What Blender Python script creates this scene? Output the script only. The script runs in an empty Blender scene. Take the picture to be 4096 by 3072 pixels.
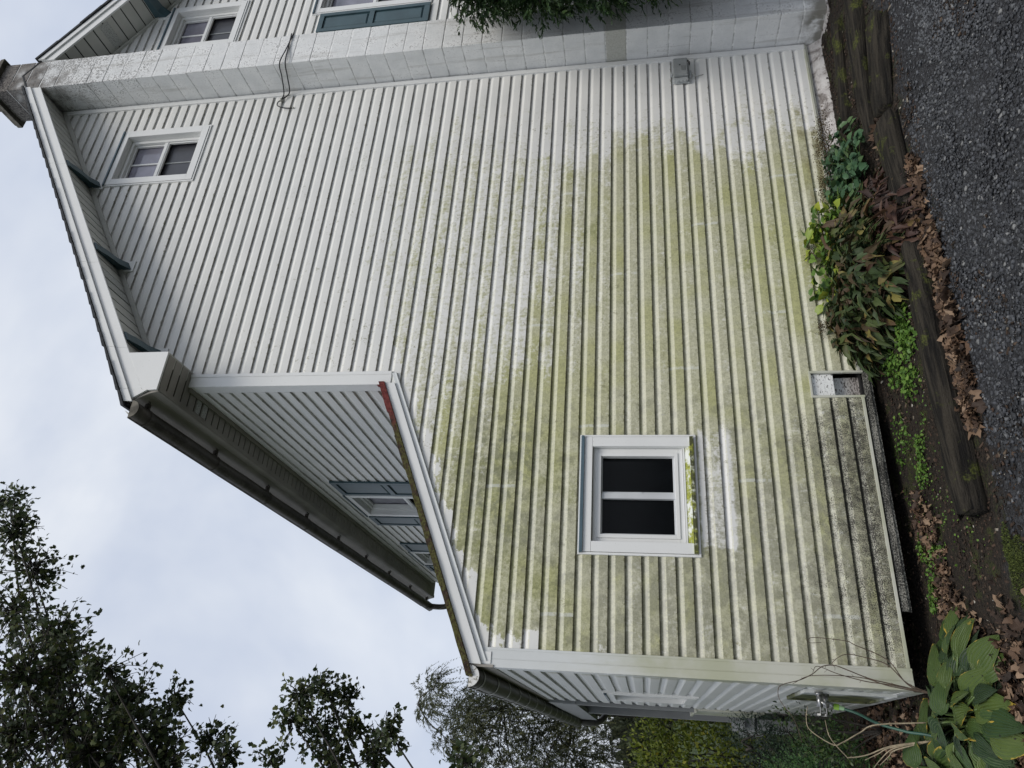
import bpy, bmesh, math, random
import numpy as np
from mathutils import Matrix, Vector, noise as mn
random.seed(7); rng = np.random.default_rng(7)
R = math.radians
# ------------------------------------------------------------------ camera
CX, CY, CZ = 0.0, -5.0639, 1.5857
FPX, YAW, PIT, ROLL = 2880.8, 0.47332, 0.17682, -0.014335
fw = Vector((math.sin(YAW)*math.cos(PIT), math.cos(YAW)*math.cos(PIT), math.sin(PIT)))
rr = fw.cross(Vector((0, 0, 1))).normalized(); uu = rr.cross(fw)
rt = rr*math.cos(ROLL) + uu*math.sin(ROLL); up = -rr*math.sin(ROLL) + uu*math.cos(ROLL)
cam = bpy.data.cameras.new("camera"); camo = bpy.data.objects.new("camera", cam)
bpy.context.scene.collection.objects.link(camo)
cx_, cy_, cz_ = -up, rt, -fw            # the phone was held upright, the picture lies on its side
camo.matrix_world = Matrix(((cx_.x, cy_.x, cz_.x, CX), (cx_.y, cy_.y, cz_.y, CY), (cx_.z, cy_.z, cz_.z, CZ), (0, 0, 0, 1)))
cam.sensor_width = 36; cam.sensor_fit = 'HORIZONTAL'; cam.lens = 36*FPX/4096; cam.clip_start = .05; cam.clip_end = 2000
scn = bpy.context.scene; scn.camera = camo
scn.view_settings.view_transform = 'Standard'; scn.view_settings.look = 'None'
scn.view_settings.exposure = 0.31; scn.view_settings.gamma = 1
# ------------------------------------------------------------------ sky and light
SUN_EL, SUN_AZ = R(58), R(184)          # azimuth clockwise from +Y
w = bpy.data.worlds.new("World"); scn.world = w; w.use_nodes = True
nt = w.node_tree; nt.nodes.clear()
out = nt.nodes.new('ShaderNodeOutputWorld'); bg = nt.nodes.new('ShaderNodeBackground')
sky = nt.nodes.new('ShaderNodeTexSky'); sky.sky_type = 'NISHITA'; sky.sun_disc = False
sky.sun_elevation = SUN_EL; sky.sun_rotation = SUN_AZ; sky.air_density = 1.0; sky.dust_density = 2.5
tc = nt.nodes.new('ShaderNodeTexCoord'); mp = nt.nodes.new('ShaderNodeMapping'); mp.inputs['Scale'].default_value = (1.3, 2.0, 1.6)
mp.inputs['Location'].default_value = (3.2, .4, 1.1)
n1 = nt.nodes.new('ShaderNodeTexNoise'); n1.inputs['Scale'].default_value = 1.6; n1.inputs['Detail'].default_value = 5; n1.inputs['Roughness'].default_value = .52; n1.inputs['Distortion'].default_value = .35
rp = nt.nodes.new('ShaderNodeValToRGB')
rp.color_ramp.elements[0].position = .36; rp.color_ramp.elements[0].color = (4.9, 5.45, 6.6, 1)
rp.color_ramp.elements[1].position = .64; rp.color_ramp.elements[1].color = (7.3, 7.6, 8.05, 1)
mx = nt.nodes.new('ShaderNodeMix'); mx.data_type = 'RGBA'; mx.inputs[0].default_value = .88
L = nt.links.new
L(tc.outputs['Generated'], mp.inputs[0]); L(mp.outputs[0], n1.inputs['Vector']); L(n1.outputs['Fac'], rp.inputs[0])
L(sky.outputs[0], mx.inputs[6]); L(rp.outputs[0], mx.inputs[7]); L(mx.outputs[2], bg.inputs[0]); L(bg.outputs[0], out.inputs[0])
bg.inputs[1].default_value = 0.1
sl = bpy.data.lights.new("sun", 'SUN'); so = bpy.data.objects.new("sun", sl); scn.collection.objects.link(so)
sl.energy = 1.75; sl.angle = R(26); sl.color = (1, .95, .87)
sd = Vector((math.sin(SUN_AZ)*math.cos(SUN_EL), math.cos(SUN_AZ)*math.cos(SUN_EL), math.sin(SUN_EL)))
so.rotation_euler = sd.to_track_quat('Z', 'Y').to_euler(); so.location = (0, -6, 12)
COL = scn.collection
# ------------------------------------------------------------------ helpers: objects
BASE = {}
def thing(name, label, cat, loc=(0, 0, 0), group=None):
    o = bpy.data.objects.new(name, None); COL.objects.link(o); o.location = loc; o.empty_display_size = .1
    BASE[o] = np.array(loc, float); o['label'] = label; o['category'] = cat
    if group: o['group'] = group
    return o
def tag(o, label, cat, group=None):
    o['label'] = label; o['category'] = cat
    if group: o['group'] = group
    return o
def link(me, name, mat, parent=None, kind=None, base=None):
    o = bpy.data.objects.new(name, me); COL.objects.link(o)
    if mat: me.materials.append(mat)
    b = BASE.get(parent, None) if parent else (np.array(base, float) if base is not None else None)
    if b is not None:
        n = len(me.vertices); a = np.empty(n*3, 'f'); me.vertices.foreach_get('co', a); a = a.reshape(-1, 3) - b
        me.vertices.foreach_set('co', a.astype('f').ravel()); me.update()
        BASE[o] = b
        if not parent: o.location = b
    if parent: o.parent = parent
    if kind: o['kind'] = kind
    return o
def front(s, d, z): return (s, -d, z)                    # gable wall plane y = 0 facing -y
def side(c):
    return lambda s, d, z: (c-d, s, z)                   # wall plane x = c facing -x
class MB:
    def __init__(s, f=None): s.v = []; s.f = []; s.m = f
    def add(s, vs, fs):
        n = len(s.v); s.v += [tuple(v) for v in vs]; s.f += [tuple(i+n for i in f) for f in fs]
    def box(s, a0, a1, b0, b1, c0, c1, j=0):
        vs = [(a, b, c) for c in (c0, c1) for b in (b0, b1) for a in (a0, a1)]
        if s.m: vs = [s.m(*v) for v in vs]
        if j: vs = [tuple(q+random.uniform(-j, j) for q in v) for v in vs]
        s.add(vs, [(0, 2, 3, 1), (4, 5, 7, 6), (0, 1, 5, 4), (2, 6, 7, 3), (0, 4, 6, 2), (1, 3, 7, 5)])
    def prism(s, poly, h0, h1, f):                       # poly of (a,b); f(a,b,h) -> xyz
        n = len(poly); vs = [f(a, b, h0) for a, b in poly]+[f(a, b, h1) for a, b in poly]
        s.add(vs, [tuple(range(n)), tuple(range(2*n-1, n-1, -1))]+[(i, (i+1) % n, (i+1) % n+n, i+n) for i in range(n)])
    def hexa(s, p): s.add(p, [(0, 3, 2, 1), (4, 5, 6, 7), (0, 1, 5, 4), (1, 2, 6, 5), (2, 3, 7, 6), (3, 0, 4, 7)])
    def tube(s, pts, r, n=8, cap=True):
        pts = [Vector(p) for p in pts]; rs = r if isinstance(r, (list, tuple)) else [r]*len(pts)
        m0 = len(s.v); prev = None
        for i, p in enumerate(pts):
            t = (pts[min(i+1, len(pts)-1)]-pts[max(i-1, 0)]).normalized()
            a = (prev - t*prev.dot(t)) if prev is not None else t.orthogonal()
            if a.length < 1e-6: a = t.orthogonal()
            a.normalize(); prev = a; b = t.cross(a)
            for k in range(n):
                q = p+(a*math.cos(2*math.pi*k/n)+b*math.sin(2*math.pi*k/n))*rs[i]; s.v.append(tuple(q))
        for i in range(len(pts)-1):
            for k in range(n):
                s.f.append((m0+i*n+k, m0+i*n+(k+1) % n, m0+(i+1)*n+(k+1) % n, m0+(i+1)*n+k))
        if cap:
            s.f.append(tuple(m0+k for k in range(n))[::-1]); s.f.append(tuple(m0+(len(pts)-1)*n+k for k in range(n)))
    def build(s, name, mat, parent=None, bevel=0, smooth=False, **kw):
        me = bpy.data.meshes.new(name); me.from_pydata(s.v, [], s.f)
        bm = bmesh.new(); bm.from_mesh(me); bmesh.ops.recalc_face_normals(bm, faces=bm.faces)
        if bevel: bmesh.ops.bevel(bm, geom=bm.edges[:], offset=bevel, segments=2, affect='EDGES', profile=.6)
        bm.to_mesh(me); bm.free()
        if smooth: me.shade_smooth()
        return link(me, name, mat, parent, **kw)
def curve(pts, n=8):                                     # Catmull-Rom
    P = [Vector(p) for p in pts]; P = [P[0]*2-P[1]]+P+[P[-1]*2-P[-2]]; o = []
    for i in range(1, len(P)-2):
        for k in range(n):
            t = k/n; a, b, c, d = P[i-1:i+3]
            o.append(.5*((2*b)+(c-a)*t+(2*a-5*b+4*c-d)*t*t+(3*b-a-3*c+d)*t**3))
    return o+[P[-2]]
def fastmesh(name, V, F, mat, parent=None, smooth=False, **kw):   # V (n,3), F (m,k)
    me = bpy.data.meshes.new(name); m, k = F.shape
    me.vertices.add(len(V)); me.vertices.foreach_set('co', V.astype('f').ravel())
    me.loops.add(m*k); me.loops.foreach_set('vertex_index', F.astype('i').ravel())
    me.polygons.add(m); me.polygons.foreach_set('loop_start', (np.arange(m)*k).astype('i'))
    me.polygons.foreach_set('loop_total', np.full(m, k, 'i'))
    me.update(calc_edges=True)
    if smooth: me.polygons.foreach_set('use_smooth', np.ones(m, bool))
    return link(me, name, mat, parent, **kw)
def nrm(a): return a/np.maximum(np.linalg.norm(a, axis=-1, keepdims=True), 1e-9)
def leafcards(C, T, N, S, outline, cup=.25, jit=.12, zj=.0):
    """leaf blades: C base points, T blade direction, N blade normal, S size; fan round a point on the midrib"""
    C, T = np.asarray(C, float), nrm(np.asarray(T, float)); n = len(C)
    B = nrm(np.cross(N, T)); N = nrm(np.cross(T, B))
    o = np.vstack([np.asarray(outline, float), [(.42, 0)]]); k = len(o); S = np.asarray(S, float)[:, None, None]
    j = 1+rng.uniform(-jit, jit, (n, k, 1)); u = o[None, :, 0:1]*j; v = o[None, :, 1:2]*j
    h = -cup*u*u+cup*.9*np.abs(v)*rng.uniform(.2, 1.3, (n, 1, 1))+rng.uniform(-zj, zj, (n, k, 1))
    P = C[:, None]+S*(u*T[:, None]+v*B[:, None]+h*N[:, None]); m = k-1
    tris = [(m, i, (i+1) % m) for i in range(m)]
    return P.reshape(-1, 3), (np.arange(n)[:, None, None]*k+np.array(tris)[None]).reshape(-1, 3)
MAPLE = [(0, 0), (.0, .2), (-.04, .42), (.2, .40), (.42, .56), (.52, .34), (.74, .34), (.80, .16), (1, 0), (.80, -.16), (.74, -.34), (.52, -.34), (.42, -.56), (.2, -.40), (-.04, -.42), (.0, -.2)]
ROUND = [(0, 0), (.12, .26), (.42, .42), (.78, .34), (1, 0), (.78, -.34), (.42, -.42), (.12, -.26)]
LANCE = [(0, 0), (.18, .09), (.45, .15), (.75, .09), (1, 0), (.75, -.09), (.45, -.15), (.18, -.09)]
WLEAF = [(0, 0), (.12, .07), (.3, .15), (.52, .17), (.75, .10), (.9, .035), (1, 0), (.9, -.035), (.75, -.10), (.52, -.17), (.3, -.15), (.12, -.07)]
OVAL = [(0, 0), (.25, .2), (.6, .22), (1, 0), (.6, -.22), (.25, -.2)]
NEEDLE = [(0, 0), (.4, .035), (1, 0), (.4, -.035)]
# ------------------------------------------------------------------ helpers: materials
class NB:
    def __init__(s, name):
        s.mat = bpy.data.materials.new(name); s.mat.use_nodes = True; s.nt = s.mat.node_tree
        s.b = s.nt.nodes['Principled BSDF']; g = s.nt.nodes.new('ShaderNodeNewGeometry')
        s.geo = g; s.P = g.outputs['Position']; sp = s.nt.nodes.new('ShaderNodeSeparateXYZ')
        s.nt.links.new(s.P, sp.inputs[0]); s.X, s.Y, s.Z = sp.outputs; s.rnd = g.outputs['Random Per Island']
        s.tc = s.nt.nodes.new('ShaderNodeTexCoord'); s.O = s.tc.outputs['Object']
    def _in(s, sock, v):
        if isinstance(v, bpy.types.NodeSocket): s.nt.links.new(v, sock)
        else: sock.default_value = v
    def m(s, op, a, b=0.0, c=0.0):
        n = s.nt.nodes.new('ShaderNodeMath'); n.operation = op
        s._in(n.inputs[0], a); s._in(n.inputs[1], b); s._in(n.inputs[2], c); return n.outputs[0]
    def add(s, a, b): return s.m('ADD', a, b)
    def sub(s, a, b): return s.m('SUBTRACT', a, b)
    def mul(s, a, b): return s.m('MULTIPLY', a, b)
    def mx(s, a, b): return s.m('MAXIMUM', a, b)
    def mn(s, a, b): return s.m('MINIMUM', a, b)
    def ss(s, x, a, b):                                   # smoothstep; falls when a > b
        n = s.nt.nodes.new('ShaderNodeMapRange'); n.interpolation_type = 'SMOOTHSTEP'; s._in(n.inputs[0], x)
        lo, hi, t0, t1 = (a, b, 0, 1) if a < b else (b, a, 1, 0)
        n.inputs[1].default_value = lo; n.inputs[2].default_value = hi; n.inputs[3].default_value = t0; n.inputs[4].default_value = t1
        return n.outputs[0]
    def vec(s, v, sc, off=(0, 0, 0)):
        n = s.nt.nodes.new('ShaderNodeMapping'); s._in(n.inputs[0], v); n.inputs['Scale'].default_value = sc; n.inputs['Location'].default_value = off; return n.outputs[0]
    def cmb(s, x, y, z):
        n = s.nt.nodes.new('ShaderNodeCombineXYZ'); s._in(n.inputs[0], x); s._in(n.inputs[1], y); s._in(n.inputs[2], z); return n.outputs[0]
    def noise(s, v, sc, det=3, ro=.55, dist=0):
        n = s.nt.nodes.new('ShaderNodeTexNoise'); s._in(n.inputs['Vector'], v); n.inputs['Scale'].default_value = sc
        n.inputs['Detail'].default_value = det; n.inputs['Roughness'].default_value = ro; n.inputs['Distortion'].default_value = dist; return n.outputs['Fac']
    def vor(s, v, sc, feat='F1', outp='Distance'):
        n = s.nt.nodes.new('ShaderNodeTexVoronoi'); s._in(n.inputs['Vector'], v); n.feature = feat; n.inputs['Scale'].default_value = sc; return n.outputs[outp]
    def mix(s, f, a, b):
        n = s.nt.nodes.new('ShaderNodeMix'); n.data_type = 'RGBA'; s._in(n.inputs[0], f)
        for i, c in ((6, a), (7, b)):
            if isinstance(c, bpy.types.NodeSocket): s.nt.links.new(c, n.inputs[i])
            else: n.inputs[i].default_value = (*c, 1)
        return n.outputs[2]
    def ramp(s, f, stops):
        n = s.nt.nodes.new('ShaderNodeValToRGB'); s._in(n.inputs[0], f); e = n.color_ramp.elements
        while len(e) < len(stops): e.new(.5)
        for q, (p, c) in zip(e, stops): q.position = p; q.color = (*c, 1)
        return n.outputs[0]
    def bump(s, h, st=.3, d=.01):
        n = s.nt.nodes.new('ShaderNodeBump'); n.inputs['Strength'].default_value = st; n.inputs['Distance'].default_value = d
        s._in(n.inputs['Height'], h); s.nt.links.new(n.outputs[0], s.b.inputs['Normal'])
    def done(s, col=None, rough=.5, spec=.5, metal=0):
        if col is not None:
            if isinstance(col, bpy.types.NodeSocket): s.nt.links.new(col, s.b.inputs['Base Color'])
            else: s.b.inputs['Base Color'].default_value = (*col, 1)
        s._in(s.b.inputs['Roughness'], rough); s.b.inputs['Specular IOR Level'].default_value = spec; s.b.inputs['Metallic'].default_value = metal
        return s.mat
ECO = .1143                                              # siding exposure
def mat_siding():
    n = NB('vinyl_siding'); X, Z, P = n.X, n.Z, n.P
    wall = n.ss(n.Y, .3, .05)                            # algae grows on the gable wall, little on the side wall
    kz = n.m('DIVIDE', n.add(Z, 1.143), ECO); k = n.m('FLOOR', kz); t = n.m('FRACT', kz)
    par = n.m('MODULO', k, 2.0)
    big = n.noise(n.vec(P, (1, 1, 1)), 1.3, 4, .6)
    rowv = n.cmb(n.mul(X, 1.7), n.mul(n.Y, 1.7), n.mul(k, 7.31)); row = n.noise(rowv, 1.0, 4, .62)
    rowf = n.noise(n.cmb(n.mul(X, 9), n.mul(n.Y, 9), n.add(n.mul(k, 3.7), n.mul(Z, 14))), 1.0, 4, .7)
    streak = n.noise(n.cmb(n.mul(X, 70), n.mul(n.Y, 70), n.mul(Z, 9)), 1, 3, .6)
    fine = n.noise(P, 220, 3, .7)
    rake = n.sub(n.add(n.mul(n.sub(X, .479), .432), 2.66), Z)     # distance below the lean-to rake
    bigc = n.sub(big, .5); rowc = n.sub(row, .5)
    xx = n.add(n.add(X, n.mul(bigc, 1.6)), n.mul(rowc, 1.9))
    zz = n.add(n.add(Z, n.mul(bigc, 1.6)), n.mul(rowc, .9))
    n40 = n.noise(P, 38, 4, .7); nc = n.sub(n40, .5); rfc = n.sub(rowf, .5)
    reg = n.mul(n.ss(xx, 5.7, 4.6), n.ss(n.add(zz, n.mul(X, .18)), 4.3, 2.3))
    faint = n.mul(n.mul(n.ss(xx, 6.0, 4.9), n.ss(zz, 5.3, 3.3)), .56)
    reg = n.mx(reg, faint)
    strongz = n.mul(n.mul(n.ss(n.add(X, n.mul(rowc, 1.2)), 3.2, 1.9), n.ss(n.add(Z, n.mul(rowc, .6)), 1.7, 2.3)), n.ss(Z, 3.45, 2.9))
    bandlow = n.mul(n.ss(Z, .8, .05), n.ss(X, 2.55, 3.0))
    dens = n.add(n.mul(reg, .60), n.add(n.mul(n.mul(par, reg), .16), n.mul(strongz, .25)))
    topclean = n.ss(n.add(n.add(rake, n.mul(rowc, .5)), n.mul(rfc, .25)), .06, .13)
    cornerclean = n.ss(n.add(n.add(X, n.mul(rowc, .9)), n.add(n.mul(nc, .10), n.sub(n.mul(rfc, .3), n.mul(n.ss(Z, 2.0, 2.65), .16)))), .34, .58); cornerclean = n.mx(cornerclean, n.ss(Z, 2.15, 1.75))
    dens = n.mul(n.mul(dens, topclean), cornerclean)
    underw = n.mul(n.mul(n.ss(Z, .93, .97), n.ss(Z, 1.19, 1.17)), n.mul(n.ss(n.add(X, n.mul(rfc, .5)), 1.25, 1.35), n.ss(X, 2.25, 2.1)))
    dens = n.sub(dens, n.mul(underw, .34))
    patch = n.ss(n.add(n.noise(n.cmb(n.mul(X, 1.5), 3.0, n.mul(n.m('FLOOR', n.mul(k, .5)), 5.1)), 1.0, 1, .5), n.add(n.mul(rfc, .2), n.mul(nc, .2))), .74, .82)
    dens = n.sub(dens, n.mul(patch, .4))
    cover = n.ss(n.add(n.add(dens, n.mul(rfc, .55)), n.add(n.mul(n.sub(streak, .5), .3), n.mul(nc, .55))), .26, .60)
    cove = n.mul(n.ss(t, .50, .58), n.ss(t, .84, .76))
    cover = n.mul(n.mul(cover, n.sub(1.0, n.mul(cove, .30))), wall)
    clean = n.mix(n.ss(n.noise(P, 3.0, 3), .3, .7), (.67, .67, .65), (.72, .715, .69))
    tintf = n.ss(n.add(n.add(n.noise(n.vec(P, (1, 1, 1), (7, 1, 2)), 1.0, 4, .6), n.mul(rowc, 1.1)), n.mul(par, .12)), .42, .78)
    alg = n.mix(tintf, (.52, .51, .36), (.43, .43, .195))
    alg = n.mix(n.mul(n.ss(n.add(n.add(strongz, rowc), n.add(n.mul(rfc, .9), nc)), .75, 1.35), .85), alg, (.225, .24, .055))
    # isolated strong green patches, each inside one board
    gp = n.ss(n.add(n.noise(n.cmb(n.mul(X, 1.3), 9.0, n.mul(k, 3.3)), 1.0, 2, .5), n.add(n.mul(rfc, .22), n.mul(nc, .12))), .66, .74)
    alg = n.mix(n.mul(gp, .8), alg, (.25, .265, .075))
    greyz = n.mul(n.ss(n.add(X, n.mul(bigc, 1.2)), 2.7, 1.3), n.ss(n.add(Z, n.mul(bigc, 1.4)), 2.6, 1.7))
    alg = n.mix(n.mul(greyz, n.mul(n.ss(rowf, .25, .6), .6)), alg, (.39, .38, .30))
    gsp = n.mul(n.ss(n.add(n.noise(P, 7, 4, .6), n.mul(greyz, .12)), .54, .66), n.ss(X, 3.0, 2.2))
    g2 = n.mul(n.mul(n.ss(X, 2.7, 2.1), n.ss(X, 1.0, 1.5)), n.mul(n.ss(Z, 2.2, 2.5), n.ss(Z, 3.05, 2.8)))
    alg = n.mix(n.mul(n.mul(g2, n.ss(n.add(n.noise(P, 9, 4, .7), n.mul(rfc, .5)), .42, .58)), .6), alg, (.15, .155, .10))
    alg = n.mix(n.mul(gsp, .45), alg, (.17, .17, .12))
    alg = n.mix(n.mul(n.mul(bandlow, n.ss(n.add(n.add(rowf, n.mul(Z, -1.1)), n.mul(par, .08)), .3, .6)), .75), alg, (.20, .17, .06))
    mott = n.ss(n.add(n.noise(P, 95, 4, .8), n.mul(nc, .5)), .42, .62)
    alg = n.mix(n.mul(mott, .55), alg, n.mix(.6, alg, (.10, .105, .05)))
    grain = n.ss(n.add(n.noise(n.cmb(n.mul(X, 30), 2.0, n.mul(Z, 300)), 1, 3, .7), n.mul(nc, .4)), .46, .62)
    alg = n.mix(n.mul(grain, .35), alg, n.mix(.5, alg, (.13, .135, .07)))
    tick = n.ss(n.noise(n.cmb(n.mul(X, 150), 5.0, n.mul(Z, 22)), 1, 3, .7), .60, .68)
    alg = n.mix(n.mul(tick, .4), alg, (.15, .15, .09))
    hl = n.ss(n.noise(n.cmb(n.mul(X, 40), 0.0, n.mul(Z, 120)), 1, 3, .7), .60, .72)
    alg = n.mix(n.mul(hl, .45), alg, (.60, .60, .52))
    col = n.mix(n.mul(cover, .95), clean, alg)
    crest = n.mul(n.mul(n.ss(t, .50, .55), n.ss(t, .66, .60)), n.mul(n.ss(n.noise(P, 60, 3, .8), .4, .6), n.mx(reg, 0.0)))
    col = n.mix(n.mul(n.mul(crest, .7), wall), col, (.62, .61, .44))
    butt = n.mul(n.mul(n.ss(n.m('ABSOLUTE', n.sub(n.m('FRACT', n.add(n.mul(X, .27), n.mul(n.m('FLOOR', n.mul(k, .5)), .377))), .5)), .0045, .002), n.ss(rowf, .4, .5)), n.mul(cover, .5))
    col = n.mix(butt, col, (.66, .68, .66))
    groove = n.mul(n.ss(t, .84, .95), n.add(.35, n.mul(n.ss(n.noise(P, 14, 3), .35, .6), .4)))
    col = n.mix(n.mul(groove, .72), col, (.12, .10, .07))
    tuft = n.mul(n.mul(n.mx(n.ss(t, .12, .0), n.ss(t, .84, .95)), n.ss(n.noise(P, 34, 3, .7), .54, .64)), n.mul(wall, n.mx(reg, n.ss(n.noise(P, 2.2, 2), .5, .6))))
    col = n.mix(n.mul(tuft, .75), col, (.12, .115, .045))
    fl = n.mul(n.mul(n.ss(n.noise(P, 24, 4, .8), .57, .66), n.ss(zz, 5.7, 3.8)), n.mul(wall, n.ss(n.noise(n.vec(P, (1, 1, 1), (4, 2, 7)), 2.4, 3), .42, .58)))
    col = n.mix(n.mul(n.mul(fl, n.ss(X, 6.0, 5.2)), .7), col, (.22, .215, .12))
    # dirty foot of the low wall: brown-grey film, then fine black mould
    foot = n.mul(n.ss(n.add(Z, n.mul(bigc, .9)), .75, .15), n.ss(n.add(X, n.mul(bigc, .4)), 2.75, 2.3))
    col = n.mix(n.mul(n.mul(foot, wall), n.mul(n.ss(n.add(rowf, n.mul(nc, .6)), .42, .66), .5)), col, (.25, .235, .185))
    mz = n.mul(n.ss(n.add(Z, n.mul(bigc, .7)), .80, .0), n.ss(n.add(X, n.mul(bigc, .5)), 2.70, 2.3))
    mz = n.mul(mz, n.add(.35, n.mul(n.ss(n.add(X, n.mul(rowc, 1.2)), .5, 1.2), .65)))
    mz = n.mul(mz, n.add(.58, n.add(n.mul(n.mul(n.ss(t, .5, .62), n.ss(t, .8, .7)), .12), n.mul(n.ss(t, .76, .86), .5))))
    spec = n.ss(n.add(n.add(n.noise(n.cmb(n.mul(X, 170), n.mul(n.Y, 170), n.mul(Z, 330)), 1, 2, .6), n.mul(n.sub(n.noise(P, 20, 3, .7), .5), .35)), n.mul(mz, .40)), .66, .74)
    col = n.mix(n.mul(n.mul(spec, wall), n.ss(mz, .02, .25)), col, (.03, .028, .022))
    # side wall: faint green at the foot
    sa = n.mul(n.mul(n.ss(n.Y, .05, .3), n.ss(X, 1.2, .8)), n.mul(n.ss(n.add(Z, n.mul(bigc, .8)), .75, .2), n.ss(rowf, .35, .6)))
    col = n.mix(n.mul(sa, .8), col, (.13, .15, .045))
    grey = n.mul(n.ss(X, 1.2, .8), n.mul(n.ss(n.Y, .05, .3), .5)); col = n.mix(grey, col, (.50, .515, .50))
    hh = n.add(n.mul(n.noise(n.cmb(n.mul(X, 14), n.mul(n.Y, 14), n.mul(Z, 240)), 1, 2), .35), n.mul(fine, n.add(.15, n.mul(cover, .8))))
    n.bump(hh, .35, .0012)
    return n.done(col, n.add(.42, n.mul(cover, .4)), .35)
def mat_trim(name='white_trim', c=(.73, .735, .725), algae=0.0):
    n = NB(name); d = n.noise(n.P, 2.3, 4); s = n.noise(n.cmb(n.mul(n.X, 8), n.mul(n.Y, 8), n.mul(n.Z, 2)), 1, 4, .7)
    col = n.mix(n.mul(n.ss(d, .45, .8), .3), c, tuple(q*.78 for q in c))
    col = n.mix(n.mul(n.ss(n.noise(n.P, 90, 3, .7), .66, .72), .45), col, (.2, .18, .12))
    if algae:
        lo = n.ss(n.add(n.Z, n.mul(n.sub(s, .5), 1.5)), 2.35, 1.3)
        g = n.mix(n.ss(d, .4, .65), (.52, .52, .45), (.42, .43, .31))
        col = n.mix(n.mul(n.mul(lo, algae), n.ss(n.add(s, n.mul(lo, .2)), .3, .6)), col, g)
    n.bump(n.noise(n.P, 60, 2), .08, .002)
    return n.done(col, .38, .4)
def simple(name, c, rough=.5, var=.25, sc=8, metal=0, spec=.5, bump=0, c2=None, bsc=60):
    n = NB(name); f = n.ss(n.noise(n.P, sc, 4, .6), .3, .7)
    col = n.mix(f, tuple(q*(1-var) for q in c), c2 or tuple(min(1, q*(1+var)) for q in c))
    if bump: n.bump(n.noise(n.P, bsc, 4, .6), bump, .004)
    return n.done(col, rough, spec, metal)
M = {}
M['siding'] = mat_siding(); M['trim'] = mat_trim(); M['trim_algae'] = mat_trim('corner_trim_algae', (.62, .64, .64), .95)
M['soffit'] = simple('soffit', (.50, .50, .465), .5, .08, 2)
M['soffit_dim'] = simple('shaded_soffit', (.30, .28, .25), .6, .12, 3)  # darker copy of the soffit; eave-side shade put into the colour
M['dark'] = simple('dark_interior', (.012, .012, .012), .9)
M['teal'] = simple('teal_paint', (.045, .085, .10), .45, .12, 6, bump=.1)
M['navy'] = simple('blue_grey_metal', (.06, .10, .125), .35, .15, 6)
def mat_glass(name, base, rough=.04):
    n = NB(name); f = n.noise(n.P, 5, 3); col = n.mix(n.ss(f, .35, .7), tuple(q*.7 for q in base), base); n.b.inputs['Coat Weight'].default_value = .3
    return n.done(col, rough, .7)
M['glass_dark'] = mat_glass('dark_window_pane', (.004, .005, .006), .12); M['glass_dark'].node_tree.nodes['Principled BSDF'].inputs['Specular IOR Level'].default_value = .12
M['glass_dark'].node_tree.nodes['Principled BSDF'].inputs['Coat Weight'].default_value = 0
M['glass_sky_curtain'] = mat_glass('sky_toned_curtain_pane', (.25, .245, .30)); M['glass_screen'] = mat_glass('screened_window_pane', (.028, .029, .038), .4)  # curtained pane: purple-grey sky reflection put into its base colour
def mat_block():
    n = NB('painted_block'); P = n.P
    fr = n.ss(n.Y, -.355, -.365)
    hi = n.ss(n.add(n.Z, n.mul(n.sub(n.noise(P, 1.6, 3), .5), 2.4)), 5.6, 9.3)
    sp = n.noise(P, 55, 4, .75); bl = n.noise(P, 5, 4, .6)
    col = n.mix(n.ss(bl, .3, .7), (.68, .69, .69), (.78, .785, .78))
    col = n.mix(n.mul(n.ss(n.add(n.add(sp, n.mul(hi, .10)), n.mul(fr, .03)), .55, .66), n.add(.12, n.mul(n.ss(n.add(n.add(bl, n.mul(hi, .25)), n.mul(fr, .06)), .50, .74), .7))), col, (.16, .155, .15))
    col = n.mix(n.mul(n.ss(n.add(hi, n.mul(n.sub(bl, .5), .9)), .62, 1.0), .85), col, n.mix(n.ss(sp, .4, .6), (.10, .095, .09), (.32, .31, .29)))
    top = n.ss(n.add(n.Z, n.mul(n.sub(bl, .5), 1.6)), 7.9, 8.6); col = n.mix(n.mul(top, .85), col, n.mix(n.ss(sp, .42, .6), (.035, .03, .028), (.20, .18, .165)))
    j = n.m('ABSOLUTE', n.sub(n.m('FRACT', n.m('DIVIDE', n.add(n.Z, .1524+2.032), .2032)), .5))
    jt = n.mul(n.ss(j, .46, .49), n.ss(n.noise(P, 16, 3, .7), .5, .62)); col = n.mix(n.mul(jt, .45), col, (.14, .13, .12)); drip = n.ss(n.noise(n.cmb(n.mul(n.X, 14), n.mul(n.Y, 14), n.mul(n.Z, 1.1)), 1, 4, .65), .52, .68); col = n.mix(n.mul(drip, .38), col, (.36, .35, .32))
    gb = n.mul(n.mul(n.m('GREATER_THAN', n.Z, 1.6765), n.m('LESS_THAN', n.Z, 1.8795)), .9); col = n.mix(gb, col, n.mix(n.ss(sp, .35, .65), (.38, .38, .33), (.50, .50, .46)))
    dk = n.mul(n.mul(n.ss(n.add(n.Z, n.mul(n.sub(bl, .5), .5)), .12, -.12), n.ss(n.noise(P, 9, 3), .3, .5)), .85); col = n.mix(dk, col, (.16, .15, .12))
    n.bump(n.add(n.mul(n.noise(P, 130, 3, .7), .6), n.mul(n.noise(P, 30, 2), .6)), .6, .004)
    return n.done(col, .85, .2)
M['block'] = mat_block()
M['mortar'] = simple('mortar', (.62, .62, .61), .9, .35, 20, bump=.4)
M['cap'] = simple('chimney_cap_concrete', (.13, .12, .10), .95, .5, 12, bump=.8)
M['shingle'] = simple('asphalt_shingle', (.035, .038, .042), .95, .4, 30, bump=.5)
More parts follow.
